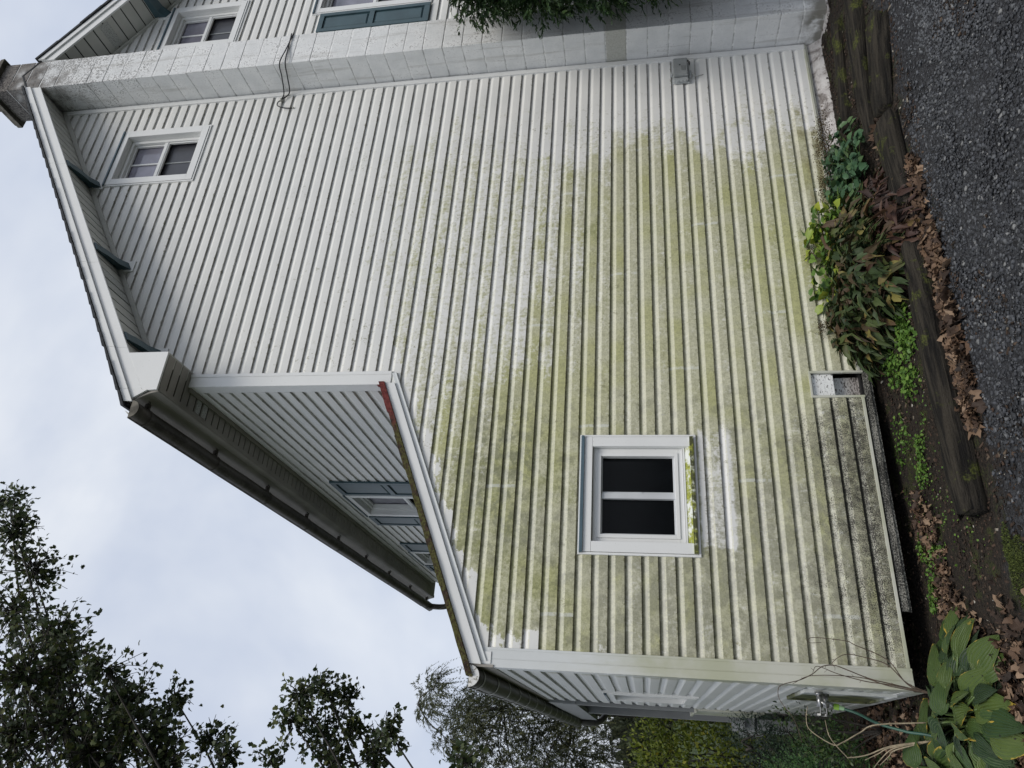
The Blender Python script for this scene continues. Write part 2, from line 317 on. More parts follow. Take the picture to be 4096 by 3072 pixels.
def mat_redmoss():
    n = NB('mossy_red_roof_edge'); f = n.noise(n.P, 11, 4, .7)
    mm = n.ss(n.add(f, n.mul(n.ss(n.X, 2.45, 2.1), .16)), .56, .66)
    mo = n.mix(n.ss(n.noise(n.P, 60, 3, .7), .35, .6), (.045, .03, .016), (.10, .10, .035))
    red = n.mix(n.ss(n.noise(n.P, 40, 3), .3, .7), (.10, .025, .025), (.19, .05, .045)); dull = n.mix(n.ss(n.noise(n.P, 40, 3), .3, .7), (.03, .022, .018), (.075, .05, .035))
    col = n.mix(mm, n.mix(n.ss(n.add(n.X, n.mul(n.sub(f, .5), 1.2)), 2.3, 2.05), red, dull), mo)
    n.bump(n.noise(n.P, 70, 4, .7), 1, .012); return n.done(col, .9, .2)
M['redmoss'] = mat_redmoss()
def mat_gutter(c, dirt):
    n = NB('weathered_gutter'); f = n.noise(n.P, 6, 4, .6); s = n.noise(n.P, 40, 3, .7)
    col = n.mix(n.ss(f, .3, .7), tuple(q*.6 for q in c), c); col = n.mix(n.mul(n.ss(n.add(f, n.mul(s, .4)), .62, .85), dirt), col, (.03, .027, .02))
    return n.done(col, .45, .4, .3)
M['gutter'] = mat_gutter((.15, .142, .13), .6); M['gutter2'] = mat_gutter((.14, .125, .11), .75)
M['strap'] = simple('gutter_strap_metal', (.42, .42, .38), .45, .2, 10, .3)
def mat_cap():
    n = NB('stained_end_cap'); f = n.noise(n.P, 55, 4, .7); return n.done(n.mix(n.ss(f, .5, .62), (.72, .72, .70), (.18, .16, .12)), .5)
M['endcap'] = mat_cap(); 
def mat_concrete():
    n = NB('foundation_plaster'); f = n.noise(n.P, 7, 5, .65, .4); g = n.noise(n.P, 40, 4, .7)
    col = n.ramp(f, [(.28, (.06, .05, .045)), (.42, (.22, .20, .19)), (.52, (.46, .44, .43)), (.75, (.60, .585, .57))])
    col = n.mix(n.mul(n.ss(g, .55, .7), .5), col, (.12, .10, .08)); n.bump(n.add(f, n.mul(g, .4)), .9, .02); return n.done(col, .9, .2)
M['plaster'] = mat_concrete()
def mat_peel():
    n = NB('peeling_painted_block'); f = n.noise(n.vec(n.P, (1, 1, 2.2)), 38, 4, .7, .5)
    lowf = n.ss(n.Z, .17, .0)
    col = n.mix(n.ss(n.add(f, n.mul(lowf, .09)), .57, .61), n.mix(lowf, (.78, .79, .78), (.42, .39, .37)), (.09, .08, .075)); n.bump(f, .8, .006); return n.done(col, .8, .2)
M['peel'] = mat_peel()
def mat_skirt():
    n = NB('mould_spotted_skirt'); f = n.noise(n.cmb(n.mul(n.X, 90), n.mul(n.Y, 90), n.mul(n.Z, 160)), 1, 4, .75); b = n.noise(n.P, 3, 2)
    return n.done(n.mix(n.ss(n.add(f, n.mul(b, .3)), .54, .70), (.34, .33, .29), (.015, .014, .012)), .7)
M['skirt'] = mat_skirt()
def mat_sill():
    n = NB('algae_covered_sill'); f = n.noise(n.P, 13, 4, .7); g = n.noise(n.P, 120, 3, .7); e = n.ss(n.X, 1.45, 1.3)
    col = n.mix(n.ss(n.add(f, n.mul(e, .1)), .40, .56), (.62, .64, .60), n.mix(n.ss(g, .35, .65), (.16, .17, .04), (.36, .39, .07)))
    dk = n.ss(n.Y, -.045, -.05); col = n.mix(n.mul(dk, n.ss(n.noise(n.P, 20, 4, .7), .35, .55)), col, (.07, .075, .035)); return n.done(col, .8, .2)
M['sill'] = mat_sill()
def mat_gravel():
    n = NB('slate_gravel'); r = n.rnd; z = n.noise(n.P, 120, 3)
    big = n.noise(n.P, .9, 3)
    col = n.ramp(r, [(0, (.022, .024, .028)), (.4, (.035, .037, .042)), (.75, (.066, .07, .08)), (.95, (.11, .115, .122)), (1, (.24, .24, .235))])
    col = n.mix(n.mul(z, .3), col, (.04, .042, .048)); lift = n.ss(n.add(n.X, n.mul(big, 1.5)), 3.6, 5.4)
    col = n.mix(n.mul(lift, .30), col, (.16, .17, .185))
    return n.done(col, .75, .35)
M['gravel'] = mat_gravel()
def mat_ground():
    n = NB('ground_surface'); P = n.P
    v = n.vor(P, 60, 'F1', 'Color'); sp = n.nt.nodes.new('ShaderNodeSeparateColor'); n.nt.links.new(v, sp.inputs[0])
    gr = n.mix(sp.outputs[0], (.012, .012, .014), (.05, .052, .058))
    so = n.mix(n.ss(n.noise(P, 45, 5, .7), .3, .7), (.008, .007, .006), (.035, .026, .019))
    so = n.mix(n.mul(n.ss(n.noise(P, 7, 4), .50, .64), .75), so, n.mix(n.ss(n.noise(P, 80, 3), .4, .6), (.018, .022, .008), (.05, .06, .014)))
    ed = n.add(n.Y, n.mul(n.sub(n.noise(P, 1.6, 4), .5), .9)); left = n.ss(n.add(n.X, n.mul(n.sub(n.noise(P, 2, 3), .5), 1.2)), 1.3, .5)
    f = n.mul(n.ss(ed, -1.05, -1.3), n.sub(1.0, n.mul(left, n.ss(n.Y, -1.9, -1.5))))
    col = n.mix(f, so, gr)
    far = n.mx(n.ss(n.X, -1.2, -2.2), n.ss(n.Y, 3.5, 5.0)); ga = n.mix(n.ss(n.noise(P, 2, 5), .3, .7), (.02, .035, .01), (.05, .07, .02))
    col = n.mix(far, col, ga)
    n.bump(n.add(n.noise(P, 50, 4, .7), n.mul(n.vor(P, 60), .8)), .9, .02); return n.done(col, .9, .25)
M['ground'] = mat_ground()
def mat_chip():
    n = NB('bark_and_soil_bits'); col = n.ramp(n.rnd, [(0, (.012, .009, .007)), (.5, (.03, .02, .014)), (.85, (.065, .04, .028)), (.97, (.11, .085, .06)), (1, (.4, .38, .33))]); return n.done(col, .85, .3)
M['chip'] = mat_chip()
def mat_timber():
    n = NB('rotten_timber'); g = n.noise(n.vec(n.O, (1.5, 26, 26)), 1.5, 5, .65, .3); b = n.noise(n.P, 5, 4, .6)
    col = n.mix(n.ss(g, .35, .65), (.006, .0055, .005), (.036, .031, .024))
    mo = n.mul(n.ss(n.add(b, n.mul(n.noise(n.P, 60, 3), .2)), .66, .78), .7)
    col = n.mix(mo, col, n.mix(n.ss(n.noise(n.P, 90, 2), .4, .6), (.03, .035, .01), (.095, .11, .022)))
    n.bump(n.add(g, n.mul(n.noise(n.P, 80, 3), .3)), 1, .02); return n.done(col, .9, .2)
M['timber'] = mat_timber()
def mat_leaf(name, stops, rough=.5, trans=0.0, bumpsc=0, spec=.35):
    n = NB(name); v = n.mul(n.sub(n.noise(n.P, 9, 3), .5), .35); col = n.ramp(n.add(n.rnd, v), stops)
    if trans:
        t = n.nt.nodes.new('ShaderNodeBsdfTranslucent'); n.nt.links.new(col, t.inputs[0]); ms = n.nt.nodes.new('ShaderNodeMixShader'); ms.inputs[0].default_value = trans
        o = n.nt.nodes['Material Output']; n.nt.links.new(n.b.outputs[0], ms.inputs[1]); n.nt.links.new(t.outputs[0], ms.inputs[2]); n.nt.links.new(ms.outputs[0], o.inputs[0])
    return n.done(col, rough, spec)
M['maple'] = mat_leaf('maple_leaves', [(0, (.026, .04, .018)), (.5, (.052, .075, .03)), (.85, (.085, .105, .036)), (1, (.14, .15, .05))], .5, .28)
M['cypress'] = mat_leaf('cypress_foliage', [(0, (.05, .06, .038)), (.6, (.09, .105, .06)), (1, (.15, .155, .06))], .7, .25)
M['hedge'] = mat_leaf('hedge_leaves', [(0, (.08, .115, .015)), (.5, (.19, .24, .028)), (.9, (.30, .34, .05)), (1, (.34, .29, .03))], .5, .2)
M['juniper'] = mat_leaf('juniper_foliage', [(0, (.022, .062, .018)), (.6, (.042, .105, .028)), (1, (.075, .15, .04))], .6, .1)
M['boxleaf'] = mat_leaf('small_shrub_leaves', [(0, (.02, .04, .012)), (.6, (.045, .08, .02)), (1, (.08, .12, .03))], .45, .15)
M['yew'] = mat_leaf('yew_needles', [(0, (.01, .022, .014)), (1, (.028, .05, .028))], .5, 0)
M['cedar'] = mat_leaf('cedar_foliage', [(0, (.010, .028, .010)), (.6, (.024, .056, .016)), (1, (.05, .09, .022))], .6, .08)
M['weed'] = mat_leaf('weed_leaves', [(0, (.045, .10, .016)), (.6, (.085, .17, .028)), (1, (.15, .24, .045))], .5, .2)
M['sedum'] = mat_leaf('sedum_leaves', [(0, (.03, .07, .035)), (.6, (.05, .11, .055)), (1, (.09, .15, .06))], .45, .1)
M['sedum2'] = mat_leaf('yellow_green_sedum_leaves', [(0, (.05, .11, .03)), (.5, (.12, .21, .04)), (1, (.34, .38, .05))], .45, .15)
M['seed'] = mat_leaf('brown_seed_heads', [(0, (.03, .022, .012)), (1, (.085, .06, .025))], .9)
M['dying'] = mat_leaf('withering_leaves', [(0, (.018, .034, .012)), (.4, (.04, .065, .02)), (.62, (.065, .085, .024)), (.78, (.05, .036, .018)), (.92, (.075, .045, .024)), (1, (.17, .15, .04))], .6, .12)
M['dead'] = mat_leaf('dead_leaves', [(0, (.018, .012, .009)), (.35, (.06, .036, .024)), (.7, (.125, .075, .045)), (1, (.26, .18, .12))], .7, .1)
M['bark'] = simple('bark', (.045, .040, .034), .9, .4, 14, bump=.7)
M['twig'] = simple('dry_twig', (.085, .06, .042), .8, .3, 20); M['palestem'] = simple('pale_cane', (.30, .25, .17), .8, .3, 25)
M['stalk'] = simple('green_stalk', (.07, .11, .03), .5, .3, 20)
M['cable'] = simple('black_cable', (.012, .012, .014), .5); M['greybox'] = simple('grey_box_plastic', (.27, .285, .285), .5, .12, 12)
M['lightgrey'] = simple('light_grey_plastic', (.42, .44, .44), .5, .1, 12); M['chrome'] = simple('tarnished_chrome', (.30, .30, .30), .3, .3, 20, .85)
M['lime'] = simple('lime_plastic', (.18, .34, .03), .4); M['palegreen'] = simple('pale_green_plastic', (.22, .36, .2), .4); M['hose'] = simple('green_hose_rubber', (.012, .06, .04), .45)
M['shaded_white'] = simple('shaded_white_paint', (.52, .535, .55), .5, .07, 3)  # darker copy of the white paint, shade put into the colour
M['porchgrey'] = simple('porch_grey_surface', (.21, .22, .225), .5, .08, 3)  # one even darker grey for all porch parts
M['panel'] = mat_trim('panel_algae', (.60, .62, .60), .0)
def mat_hosta():
    n = NB('hosta_leaf'); at = n.nt.nodes.new('ShaderNodeAttribute'); at.attribute_name = 'uvw'; sp = n.nt.nodes.new('ShaderNodeSeparateXYZ'); n.nt.links.new(at.outputs['Vector'], sp.inputs[0])
    u, v = sp.outputs[0], sp.outputs[1]; av = n.m('ABSOLUTE', v)
    base = n.ramp(n.add(n.rnd, n.mul(n.sub(n.noise(n.P, 12, 3), .5), .4)), [(0, (.008, .020, .009)), (.5, (.024, .052, .014)), (1, (.065, .095, .02))])
    rib = n.m('ABSOLUTE', n.sub(n.m('FRACT', n.mul(v, 4.5)), .5)); base = n.mix(n.mul(n.ss(rib, .38, .5), .35), base, (.13, .18, .05))
    eg = n.mul(n.ss(n.add(n.mx(av, n.mul(u, .97)), n.mul(n.sub(n.noise(n.P, 14, 3), .5), 1.1)), .97, 1.1), n.ss(n.rnd, .5, .7))
    base = n.mix(n.mul(eg, .85), base, (.36, .25, .035)); hole = n.ss(n.noise(n.P, 48, 2, .5), .70, .72); base = n.mix(hole, base, (.01, .01, .008))
    n.bump(n.m('SINE', n.mul(v, 28.0)), .5, .004); return n.done(base, .5, .3)
M['hosta'] = mat_hosta()
# ------------------------------------------------------------------ ground
def gh(x, y):
    bed = -.15-.055*np.clip((3.0-x)/1.6, 0, 1)
    t = np.clip((y+1.25)/.4, 0, 1); t = t*t*(3-2*t)
    drive = -.205+0*x
    return drive*(1-t)+bed*t
def mnoise(x, y, s, a):
    return a*(np.sin(x*s*1.3+1.7*np.sin(y*s*.9))+np.sin(y*s*1.7+2.1*np.sin(x*s*.7)+1))*.5
xs = np.concatenate([[-150, -80, -40, -20, -10, -5, -3], np.arange(-2, 8.01, .06), [10, 14, 20, 40, 80, 150]])
ys = np.concatenate([[-150, -60, -20, -8, -5], np.arange(-4, 5.01, .06), [7, 10, 15, 25, 50, 100, 200]])
GX, GY = np.meshgrid(xs, ys); GZ = gh(GX, GY)+mnoise(GX, GY, 6, .006)+mnoise(GX, GY, 17, .004)
V = np.stack([GX, GY, GZ], -1).reshape(-1, 3); nx, ny = len(xs), len(ys)
ii = (np.arange(ny-1)[:, None]*nx+np.arange(nx-1)[None]).ravel(); F = np.stack([ii, ii+1, ii+1+nx, ii+nx], 1)
fastmesh('ground', V, F, M['ground'], smooth=True, kind='structure')
def stones(name, n, xr, yr, smin, smax, flat, mat, keep=None, zoff=.0, elong=1.0, label=None, cat=None, kind='stuff'):
    x = rng.uniform(*xr, n); y = rng.uniform(*yr, n)
    if keep is not None: k = keep(x, y); x, y = x[k], y[k]; n = len(x)
    s = smin+(smax-smin)*rng.random(n)**2.5
    c = np.array([(a, b, d) for d in (-1, 1) for b in (-1, 1) for a in (-1, 1)], float)[None]*rng.uniform(.45, 1, (n, 8, 3))
    c *= np.stack([s*rng.uniform(.8, 1.3, n)*elong, s*rng.uniform(.6, 1.0, n), s*flat*rng.uniform(.6, 1.2, n)], 1)[:, None]*.5
    a = rng.uniform(0, 6.28, n); tl = rng.normal(0, .35, n); ca, sa, ct, st = np.cos(a), np.sin(a), np.cos(tl), np.sin(tl)
    X = c[..., 0]*ct[:, None]+c[..., 2]*st[:, None]; Zc = -c[..., 0]*st[:, None]+c[..., 2]*ct[:, None]; Yc = c[..., 1]
    V = np.stack([X*ca[:, None]-Yc*sa[:, None]+x[:, None], X*sa[:, None]+Yc*ca[:, None]+y[:, None], Zc+(gh(x, y)+s*flat*.25+zoff)[:, None]], -1)
    q = np.array([(0, 2, 3, 1), (4, 5, 7, 6), (0, 1, 5, 4), (2, 6, 7, 3), (0, 4, 6, 2), (1, 3, 7, 5)])
    F = (np.arange(n)[:, None, None]*8+q[None]).reshape(-1, 4); o = fastmesh(name, V.reshape(-1, 3), F, mat)
    if kind: o['kind'] = kind
    if label: tag(o, label, cat)
    return o
def lowf(x, y): return mnoise(x, y, 2.1, .5)+mnoise(x+5, y+3, 5.2, .3)
def kgravel(x, y):
    e = -1.2+.12*lowf(x, y)-.25*np.clip((x-4)/2, 0, 1)
    lf = (x < 1.55+.45*lowf(x, y)) & (y > -1.75+.2*lowf(y, x)); red = (lowf(x*1.3+2, y*1.3) > .42) & (rng.random(len(x)) < .6) & (x > 3)
    return (y < e) & ~(lf & (rng.random(len(x)) < .8)) & ~red & ~((x > 3.85) & (y > -1.62+.12*lowf(y*2, x*2)) & (rng.random(len(x)) < .8))
stones('gravel', 78000, (.3, 7.2), (-3.6, -1.05), .008, .029, .6, M['gravel'], kgravel, label='loose dark grey slate gravel covering the driveway', cat='gravel')
def kchip(x, y): return ((y > -1.35) & (y < -.02)) | (lowf(x*1.3+2, y*1.3) > .3) | (x < 1.7)
stones('soil_debris', 42000, (-.6, 7), (-2.6, 1.2), .005, .026, .5, M['chip'], kchip, elong=1.5, label='dark crumbly soil with bark bits in the bed along the wall', cat='soil')
# ------------------------------------------------------------------ the house
house = thing('house', 'white vinyl sided gabled house with green algae stains, lean-to and block chimney', 'house', (2.6, 0, 0))
XA, XM, XR_, XE = .484, 2.614, 6.435, 10.256               # lean-to corner, main corner, ridge, right corner
SL = .666; EV = 5.46
def zb(x):                                               # underside of the main rake fascia
    return 8.15+SL*(x-6.23) if x <= XR_ else 8.15+SL*(XR_-6.23)-SL*(x-XR_)
def arake(x): return 2.742+.432*(x-.479)                 # top of the lean-to rake board
PROF = [(0, .001), (0, .0185), (.28, .018), (.54, .017), (.63, .0135), (.76, .0045), (.83, .0015), (1.0, .0015)]
def siding(wallf, s0, s1, z0, z1, holes=(), step=.22, seed=0):
    ss = list(np.arange(s0, s1, step))+[s1]
    for h in holes: ss += [h[0], h[1]]
    ss = sorted(set(round(v, 4) for v in ss if s0 <= v <= s1)); V = []; F = []
    k0 = int(math.floor(z0/ECO)); k1 = int(math.ceil(z1/ECO))
    for k in range(k0, k1):
        rows = []
        for i, (t, d) in enumerate(PROF):
            r = []
            for s in ss:
                wv = mn.noise((s*.9, k*3.1+seed, .3)); wz = mn.noise((s*1.7, k*1.7+seed, 4.2))
                zz = (k+t)*ECO + (.0022*wz if (i <= 1) else 0)+(.0022*mn.noise((s*1.7, (k+1)*1.7+seed, 4.2)) if t == 1 else 0)
                dd = d+(.0018*wv if i in (1, 2, 3) else 0)
                V.append(wallf(s, dd, zz)); r.append(len(V)-1)
            rows.append(r)
        for i in range(len(rows)-1):
            zm = (k+(PROF[i][0]+PROF[i+1][0])/2)*ECO
            for j in range(len(ss)-1):
                sm = (ss[j]+ss[j+1])/2
                if any(h[0] < sm < h[1] and h[2] < zm < h[3] for h in holes): continue
                F.append((rows[i][j], rows[i][j+1], rows[i+1][j+1], rows[i+1][j]))
    bm = bmesh.new(); vs = [bm.verts.new(v) for v in V]
    for f in F: bm.faces.new([vs[i] for i in f])
    return bm
def cut(bm, co, no):                                     # keep the side the normal points away from
    bmesh.ops.bisect_plane(bm, geom=bm.verts[:]+bm.edges[:]+bm.faces[:], plane_co=co, plane_no=no, clear_outer=True)
def joinbm(bms, name, mat, parent):
    me = bpy.data.meshes.new(name); tot = bmesh.new()
    for b in bms:
        t = bpy.data.meshes.new('t'); b.to_mesh(t); b.free(); tot.from_mesh(t); bpy.data.meshes.remove(t)
    for v in [v for v in tot.verts if not v.link_faces]: tot.verts.remove(v)
    tot.to_mesh(me); tot.free(); return link(me, name, mat, parent)
WB = (1.234, 2.137, 1.195, 2.04)                          # big window outer (s0,s1,z0,z1)
WU = (4.998, 5.79, 6.12, 7.19); WR = (7.09, 7.88, 6.20, 7.22); WL = (7.46, 8.36, 3.86, 5.31)
def hole(w, m=.085): return (w[0]+m, w[1]-m, w[2]+m*.6, w[3]-m)
nA = Vector((-.432, 0, 1)).normalized()
b1 = siding(front, XA+.1, 2.7, 0, 3.75, [hole(WB), (2.45, 2.64, -.1, .3429)]); cut(b1, (.479, 0, 2.70), nA)
b2 = siding(front, 2.7, 6.2, 0, 8.4, [hole(WU)])
nL = Vector((-SL, 0, 1)).normalized(); nRr = Vector((SL, 0, 1)).normalized()
cut(b2, (6.23, 0, 8.15), nL)
b3 = siding(front, 6.66, XE-.08, 0, 8.4, [hole(WR), hole(WL)]); cut(b3, (XR_, 0, zb(XR_)), nRr)
gw = joinbm([b1, b2, b3], 'gable_wall', M['siding'], house)
b4 = siding(side(XA), .1, 3.1, -.06, 2.62, [(1.60, 2.27, 1.22, 1.86)], seed=9)
w1 = joinbm([b4], 'lean_to_side_wall', M['siding'], house)
b5 = siding(side(XM), .1, 8.0, 3.3, 5.5, [(2.95, 3.66, 3.9, 5.08), (5.69, 6.4, 3.9, 5.08)], step=.3, seed=17)
w2 = joinbm([b5], 'upper_side_wall', M['siding'], house)
# rear and inner shell so that the house is closed
mb = MB(); mb.prism([(XM+.03, -.2), (XE, -.2), (XE, 5.6), (XR_, 8.2), (XM+.03, 5.6)], 7.98, 8.0, lambda a, b, h: (a, h, b)); mb.build('rear_wall', M['shaded_white'], house)
mb = MB(); mb.box(XE-.02, XE, .02, 7.98, -.2, 5.6); mb.build('right_side_wall', M['shaded_white'], house)
mb = MB(); mb.box(XA+.02, XM+.02, 3.08, 3.10, -.2, 2.75); mb.build('lean_to_rear_wall', M['shaded_white'], house)
# trims ------------------------------------------------------------
mb = MB(front); mb.box(XA-.02, XA+.105, .002, .022, -.02, 2.66); mb.box(XA+.03, XA+.034, .022, .0235, -.02, 2.6)
mb.m = side(XA); mb.box(0.0, .1, .0, .020, -.02, 2.62)
mb.m = front; mb.box(XA+.09, XA+.105, .022, .026, -.02, 2.62)
mb.build('corner_board', M['trim_algae'], house, bevel=.002)
mb = MB(front); mb.box(XM-.018, XM+.104, .002, .024, 3.62, EV); mb.box(XM+.075, XM+.104, .024, .030, 3.62, EV)
mb.m = side(XM); mb.box(0.0, .1, .0, .018, 3.5, EV)
mb.build('corner_board', M['trim'], house, bevel=.002)
mb = MB(front)
mb.box(6.14, 6.20, .002, .028, 0, 8.12); mb.box(6.14, 6.155, .028, .033, 0, 8.1); mb.box(6.66, 6.72, .002, .028, 0, 8.2)
mb.build('chimney_side_trim', M['trim'], house, bevel=.002)
mb = MB(front); mb.box(2.655, 6.2, .002, .023, -.012, .008); mb.box(2.655, 6.2, .0, .014, -.028, -.016)
mb.build('bottom_trim', M['trim_algae'], house, bevel=.0015)
mb = MB(front); mb.box(XA+.1, 2.435, .002, .023, -.012, .008); mb.build('bottom_trim', M['trim_algae'], house, bevel=.0015)
mb = MB(); mb.m = side(XA); mb.box(.1, 3.1, .0, .02, -.02, .01); mb.build('bottom_trim', M['trim'], house)
# rake edge of lean-to
def slab(mb, x0, x1, zf, a, b, y0, y1):                  # board following z = zf(x)+a .. zf(x)+b
    mb.hexa([(x0, y0, zf(x0)+a), (x1, y0, zf(x1)+a), (x1, y1, zf(x1)+a), (x0, y1, zf(x0)+a), (x0, y0, zf(x0)+b), (x1, y0, zf(x1)+b), (x1, y1, zf(x1)+b), (x0, y1, zf(x0)+b)])
mb = MB(); slab(mb, .478, 2.60, arake, -.083, 0, -.045, -.002); mb.build('lean_to_rake_board', M['trim'], house, bevel=.003)
mb = MB(); slab(mb, .50, 2.70, arake, -.125, -.083, -.030, -.002); slab(mb, .50, 2.70, arake, -.125, -.115, -.036, -.030); mb.build('lean_to_rake_channel', M['trim_algae'], house, bevel=.002)
mb = MB(); mb.box(XA, .56, -.028, -.0, 2.60, 2.70); mb.build('lean_to_corner_cap', M['trim'], house)
lr = MB(); slab(lr, .37, 2.62, arake, .004, .012, -.03, 7.0); roofA = lr.build('lean_to_roof', M['shingle'], house)
mb = MB(); x = .40
while x < 2.60:                                          # mossy metal/shingle edge, a ragged strip of pieces
    L_ = random.uniform(.18, .4); x1 = min(x+L_, 2.605); h = random.uniform(.042, .052)
    n_ = max(2, int((x1-x)/.03)); px = [x+(x1-x)*i/n_ for i in range(n_+1)]
    for i in range(n_):
        a, b = px[i], px[i+1]; d0 = .004*mn.noise((a*9, 0, 0)); d1 = .004*mn.noise((b*9, 0, 0)); y0 = -.062+.006*mn.noise((a*5, 3, 0))
        mb.hexa([(a, y0, arake(a)+.001), (b, y0, arake(b)+.001), (b, .3, arake(b)+.013), (a, .3, arake(a)+.013), (a, y0, arake(a)+h+d0), (b, y0, arake(b)+h+d1), (b, .3, arake(b)+h+d1), (a, .3, arake(a)+h+d0)])
    x = x1
mb.build('roof_edge_strip', M['redmoss'], roofA)
mb = MB(); mb.hexa([(2.585, -.020, 3.685), (2.612, -.020, 3.675), (2.612, .02, 3.675), (2.585, .02, 3.685), (2.592, -.020, 3.735), (2.612, -.020, 3.745), (2.612, .02, 3.745), (2.592, .02, 3.735)])
mb.build('step_flashing', M['redmoss'], roofA)
# lean-to eave: fascia, soffit, beam over the porch
mb = MB(); mb.box(.462, .478, -.03, 7.0, 2.58, 2.735); mb.box(.478, .60, 3.1, 7.05, 2.42, 2.56); mb.build('eave_fascia', M['soffit_dim'], house)
mb = MB(); mb.box(.44, .49, 3.1, 7.05, 2.30, 2.58); mb.box(.49, 2.6, 6.95, 7.05, 2.30, 2.75); mb.build('porch_beam', M['porchgrey'], house, bevel=.004)
# main rakes --------------------------------------------------------
YF = -.385
mb = MB(); cuts = [2.40, 2.80, 3.72, 5.0, 6.20]
for i in range(len(cuts)-1): slab(mb, cuts[i]+(.0015 if i else 0), cuts[i+1], zb, .0, .165, YF, YF+.02)
for i in range(len(cuts)-1): slab(mb, cuts[i]+(.0015 if i else 0)-.0, cuts[i+1], zb, .115, .19, YF-.018, YF-.0005)
mb.hexa([(2.295, YF, 5.70), (2.40, YF, 5.535), (2.40, YF+.02, 5.535), (2.295, YF+.02, 5.70), (2.295, YF, 5.712), (2.40, YF, zb(2.4)+.165), (2.40, YF+.02, zb(2.4)+.165), (2.295, YF+.02, 5.712)])
slab(mb, 2.285, 2.3985, zb, .115, .19, YF-.018, YF-.0005)
mb.build('rake_board', M['trim'], house, bevel=.0015)
mb = MB(); slab(mb, 6.653, 7.5, zb, 0, .165, YF, YF+.02); slab(mb, 7.503, 9.2, zb, 0, .165, YF, YF+.02); slab(mb, 9.203, 10.6, zb, 0, .165, YF, YF+.02); slab(mb, 6.653, 10.6, zb, .115, .19, YF-.018, YF-.0005)
mb.build('rake_board', M['trim'], house, bevel=.0015)
# return box at the eave
mb = MB(); mb.prism([(2.402, 5.598), (2.745, 5.829), (2.745, EV), (2.395, EV), (2.39, 5.53)], YF+.002, YF+.022, lambda a, b, h: (a, h-.0045, b)); mb.build('eave_return_box', M['trim'], house, bevel=.0015)
mb = MB(); mb.box(2.64, 2.745, YF+.02, -.001, EV+.004, 5.82); mb.build('eave_return_side', M['soffit'], house)
mb = MB(); mb.box(2.40, 2.74, 8.34, 8.36, EV+.004, 5.8); mb.build('eave_return_box', M['soffit'], house)
# main roof slabs and shingle butts along the rake
roof = None; lr = MB()
slab(lr, 2.26, XR_, zb, .172, .192, YF+.01, 8.38); slab(lr, XR_, 10.6, zb, .172, .192, YF+.01, 8.38)
slab(lr, 2.40, XR_, zb, .03, .15, 8.34, 8.36); slab(lr, XR_, 10.6, zb, .03, .15, 8.34, 8.36)
roof = lr.build('roof', M['shingle'], house)
mb = MB(); s_ = 2.235
while s_ < 6.2:
    s1_ = min(s_+.142, 6.208); y0 = YF-.03-random.uniform(0, .012); lift = random.uniform(.0, .006)
    for (a, b, t0, t1) in ((s_, s1_, .193, .212+lift),):
        mb.hexa([(a, y0, zb(a)+t0), (b, y0, zb(b)+t0-.004), (b, 8.4, zb(b)+t0-.004), (a, 8.4, zb(a)+t0), (a, y0, zb(a)+t1+.006), (b, y0, zb(b)+t1-.006), (b, 8.4, zb(b)+t1-.006), (a, 8.4, zb(a)+t1+.006)])
    s_ = s1_
s_ = 6.656
while s_ < 10.6:
    s1_ = s_+random.choice([.14, .28]); y0 = YF-.03-random.uniform(0, .012); lift = random.uniform(.0, .01)
    mb.hexa([(s_, y0, zb(s_)+.193), (s1_, y0, zb(s1_)+.193), (s1_, 8.4, zb(s1_)+.193), (s_, 8.4, zb(s_)+.193), (s_, y0, zb(s_)+.222+lift), (s1_, y0, zb(s1_)+.228+lift), (s1_, 8.4, zb(s1_)+.228+lift), (s_, 8.4, zb(s_)+.222+lift)])
    s_ = s1_
mb.build('shingle_courses', M['shingle'], roof)
# rake soffits, panels running out from the wall
def rakesoffit(x0, x1):
    mb = MB(); x = x0; st = .118
    while x < x1:
        b = min(x+st-.014, x1); slab(mb, x, b, zb, .010, .018, YF+.021, -.001); x += st
    mb2 = MB(); slab(mb2, x0, x1, zb, .0185, .023, YF+.021, -.001)
    return mb, mb2
for (a, b) in ((2.76, 6.195), (6.67, 10.2)):
    m1, m2 = rakesoffit(a, b); o = m1.build('rake_soffit', M['soffit'], house, bevel=.002); m2.build('panel_joint', M['dark'], o)
mb = MB(front)
def wtrim(x0, x1):
    slab(mb, x0, x1, zb, -.045, .008, -.034, -.003); slab(mb, x0, x1, zb, -.045, -.037, -.040, -.034)
wtrim(2.75, 6.18); wtrim(6.70, 10.2); mb.build('soffit_trim', M['soffit'], house, bevel=.002)
# perforated vent panels in the rake soffit (pitted strips)
mvent = NB('vent_panel'); vz = mvent.vor(mvent.vec(mvent.P, (1, 1, 1)), 95); M['vent'] = mvent.done(mvent.mix(mvent.ss(vz, .25, .35), (.10, .10, .095), (.44, .45, .43)), .6)
for xv in (3.47, 3.59, 8.14, 8.26, 7.2+.12*0):
    mb = MB(); x = xv; slab(mb, x, x+.1, zb, .0065, .0095, YF+.04, -.05); mb.build('vent_strip', M['vent'], house)
# curved brackets under the rake
def bracket(x):
    zt = zb(x)+.006; pr = [(-.36, 0), (0, 0), (0, -.14), (-.03, -.145), (-.06, -.12), (-.12, -.085), (-.19, -.075), (-.26, -.06), (-.32, -.035), (-.36, -.03)]
    mb = MB(); mb.prism(pr, x-.04, x+.04, lambda a, b, h: (h, a-.003, zt+b+SL*(h-x)*(1 if x < XR_ else -1)))
    o = mb.build('eave_bracket', M['teal'], house, bevel=.002)
    mb = MB(front); mb.box(x-.06, x+.06, .002, .03, zt-.19, zt-.01); mb.build('mounting_block', M['trim'], o, bevel=.002)
for xb in (2.93, 3.93, 5.03, 7.77, 9.0): bracket(xb)
